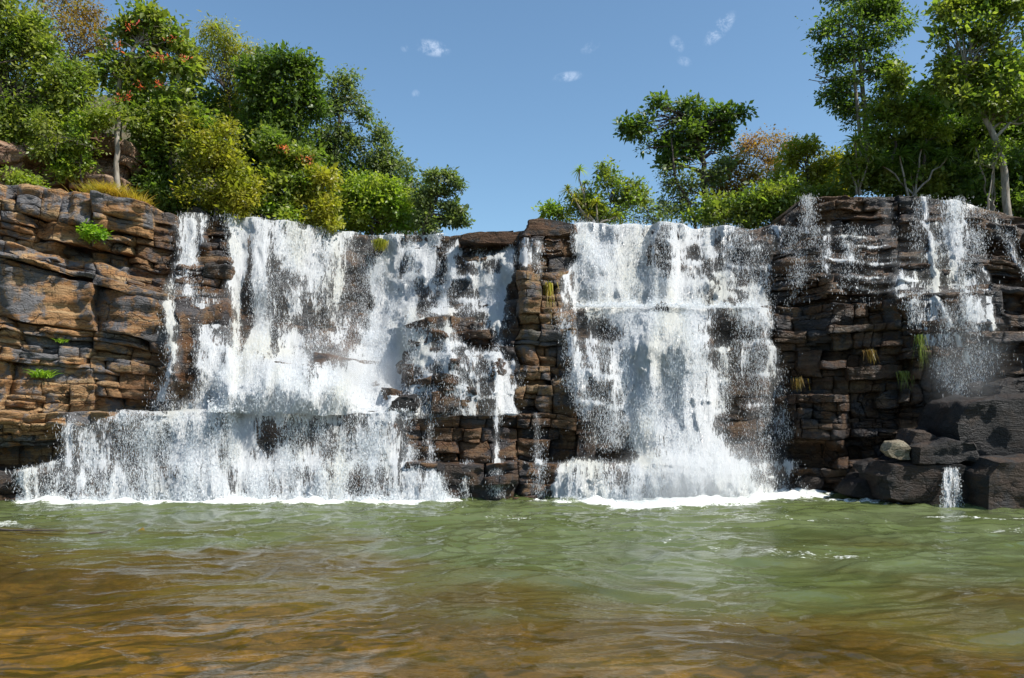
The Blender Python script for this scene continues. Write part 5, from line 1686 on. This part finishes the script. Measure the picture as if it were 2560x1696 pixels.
tuft('fern', 'bright green fern clump growing from the dry cliff low down', 'fern', 98, 872, face_Y(98, 872, -0.12), 0.5, 0.5, 150, L_FERN, 1, bw=0.03, curve=0.9)
tuft('fern', 'tiny green fern in a crack beneath the smooth tan rock face', 'fern', 143, 790, face_Y(143, 790, -0.1), 0.22, 0.22, 50, L_FERN, 2, bw=0.02, curve=0.9)
tree('plant', 'leafy green plant rooted under the top ledge of the dry cliff', 'plant', (215, 545), face_Y(215, 545, -0.15), [(212, 530, 22, 12), (200, 540, 12, 8), (228, 538, 10, 8)], L_FERN, leaf=0.11, dens=2.6, per=10, sigma=0.09, seed=51, rad=0.015, gap=0.1)
for i, (gu, gv, gw, gh) in enumerate(((235, 452, 0.9, 0.75), (262, 460, 1.1, 0.8), (300, 472, 0.8, 0.6), (325, 480, 0.5, 0.45))):
    tuft('grass_tuft', ['golden dry grass tuft at the upper end of the grassy ledge', 'largest golden grass tuft on the ledge above the dry cliff', 'greenish grass tuft midway down the grassy ledge', 'small grass tuft at the lower end of the grassy ledge'][i], 'grass', gu, gv, 31.0 + i * 0.18, gw, gh, 420, L_GRASS, 20 + i, bw=0.013, group='golden grass on the ledge')
tuft('moss_cushion', 'olive green moss cushion hanging on the brink between two white falls', 'moss', 880, 556, 34.45, 0.36, 0.5, 300, L_YELLOW, 30, hang=True, bw=0.02)
tuft('grass_tuft', 'hanging grass tuft on the shaded cliff near the cataract', 'grass', 1846, 875, face_Y(1846, 875, -0.35), 0.3, 0.5, 90, L_OLIVE, 31, hang=True)
tuft('grass_tuft', 'yellowish grass tuft in the middle of the shaded cliff', 'grass', 2010, 810, face_Y(2010, 810, -0.35), 0.35, 0.55, 100, L_OLIVE, 32, hang=True)
tuft('grass_tuft', 'green hanging grass on the shaded cliff under the spray fall', 'grass', 2088, 860, face_Y(2088, 860, -0.35), 0.4, 0.75, 60, L_MID, 33, hang=True)
tuft('grass_tuft', 'long pale green grass trailing inside the spray fall', 'grass', 2128, 775, face_Y(2128, 775, -0.5), 0.2, 1.3, 40, L_MID, 34, hang=True)
tuft('moss_cushion', 'yellow moss streak hanging down the brown buttress', 'moss', 1270, 655, face_Y(1270, 655, -0.22), 0.26, 1.0, 70, L_GRASS, 35, hang=True, bw=0.02, curve=0.1)

# things afloat
def stick(label, a, b, rad, seed):
    def at(u, v):
        Yp = CH * F / (v * 1.0815 - VH)
        return P(u * 1.0815, v * 1.0815, Yp)
    p0, p1 = at(*a), at(*b)
    r = random.Random(seed)
    T_ = Tubes()
    w = wiggle(p0, p1, r, 0.04, 8)
    for q in w:
        q.z = 0.10 + r.uniform(-0.015, 0.015)
    T_.add(w, [rad * (1 - 0.6 * i / 8) for i in range(9)], 6)
    q = w[4]
    T_.add([q, q + Vector((0.25, 0.1, 0.05)), q + Vector((0.45, 0.12, 0.02))], [rad * 0.5, rad * 0.35, 0.004], 5)
    V = np.array(T_.V) - np.array(p0)
    o = mesh_np('floating_branch', V, T_.F, BARK_DARK)
    o.location = p0
    return tag(o, label, 'branch')


stick('long dark branch floating at the picture edge on the green pool', (-30, 1232), (150, 1236), 0.035, 1)
stick('short brown twig floating behind the dead leaf', (205, 1242), (248, 1240), 0.025, 2)
Yp = CH * F / (1236 * 1.0815 - VH)
c = P(327 * 1.0815, 1236 * 1.0815, Yp)
V = np.array([(-.10, 0, 0.10), (0, -.05, .16), (.10, 0, .11), (0.02, .06, .19), (0, 0, 0.12)])
o = mesh_np('dead_leaf', V, [(0, 1, 4), (1, 2, 4), (2, 3, 4), (3, 0, 4)], L_ORANGE, None, False, {'tint': [0.9] * 5})
o.location = c
tag(o, 'curled orange dead leaf floating on the green pool', 'leaf')

# ------------------------------------------------------------------ drifting spray
def mist(label, c, size, dens, seed):
    bm = bmesh.new()
    bmesh.ops.create_icosphere(bm, subdivisions=3, radius=1.0)
    me = bpy.data.meshes.new('mist')
    bm.to_mesh(me)
    bm.free()
    m = bpy.data.materials.new('mist')
    m.use_nodes = True
    t = NT(m.node_tree)
    tc_ = t.n('ShaderNodeTexCoord')
    ln = t.n('ShaderNodeVectorMath', _operation='LENGTH')
    t.l(tc_.outputs['Object'], ln.inputs[0])
    nn_ = t.noise(t.vadd(t.pos(), (seed, 0, 0)), 0.9, 3, 0.6)
    f_ = t.ramp(ln.outputs['Value'], 0.1, 0.98, 1.0, 0.0)
    d_ = t.math('MULTIPLY', f_, t.ramp(nn_, 0.3, 0.65, 0.25, 1.0))
    v = t.n('ShaderNodeVolumePrincipled')
    v.inputs['Color'].default_value = (0.95, 0.96, 0.97, 1)
    v.inputs['Anisotropy'].default_value = 0.2
    t.l(t.math('MULTIPLY', d_, dens), v.inputs['Density'])
    o_ = t.n('ShaderNodeOutputMaterial')
    t.l(v.outputs[0], o_.inputs['Volume'])
    me.materials.append(m)
    o = bpy.data.objects.new('mist', me)
    COL.objects.link(o)
    o.location = c
    o.scale = size
    tag(o, label, 'mist', None, 'stuff')


mist('pale spray drifting at the foot of the great cataract', (float(P(1740, 1180, 28.6)[0]), 28.4, 0.9), (3.6, 1.7, 1.9), 0.55, 1)
mist('spray hanging where the broad curtain lands on the terrace', (float(P(830, 950, 31.2)[0]), 31.2, 4.5), (4.2, 1.6, 1.8), 0.7, 2)
mist('thin spray blowing off the fall on the shaded cliff', (float(P(2410, 850, 28.8)[0]), 28.5, 4.9), (2.0, 1.3, 3.3), 0.13, 3)
SC.cycles.volume_step_rate = 2.0
SC.cycles.volume_max_steps = 64
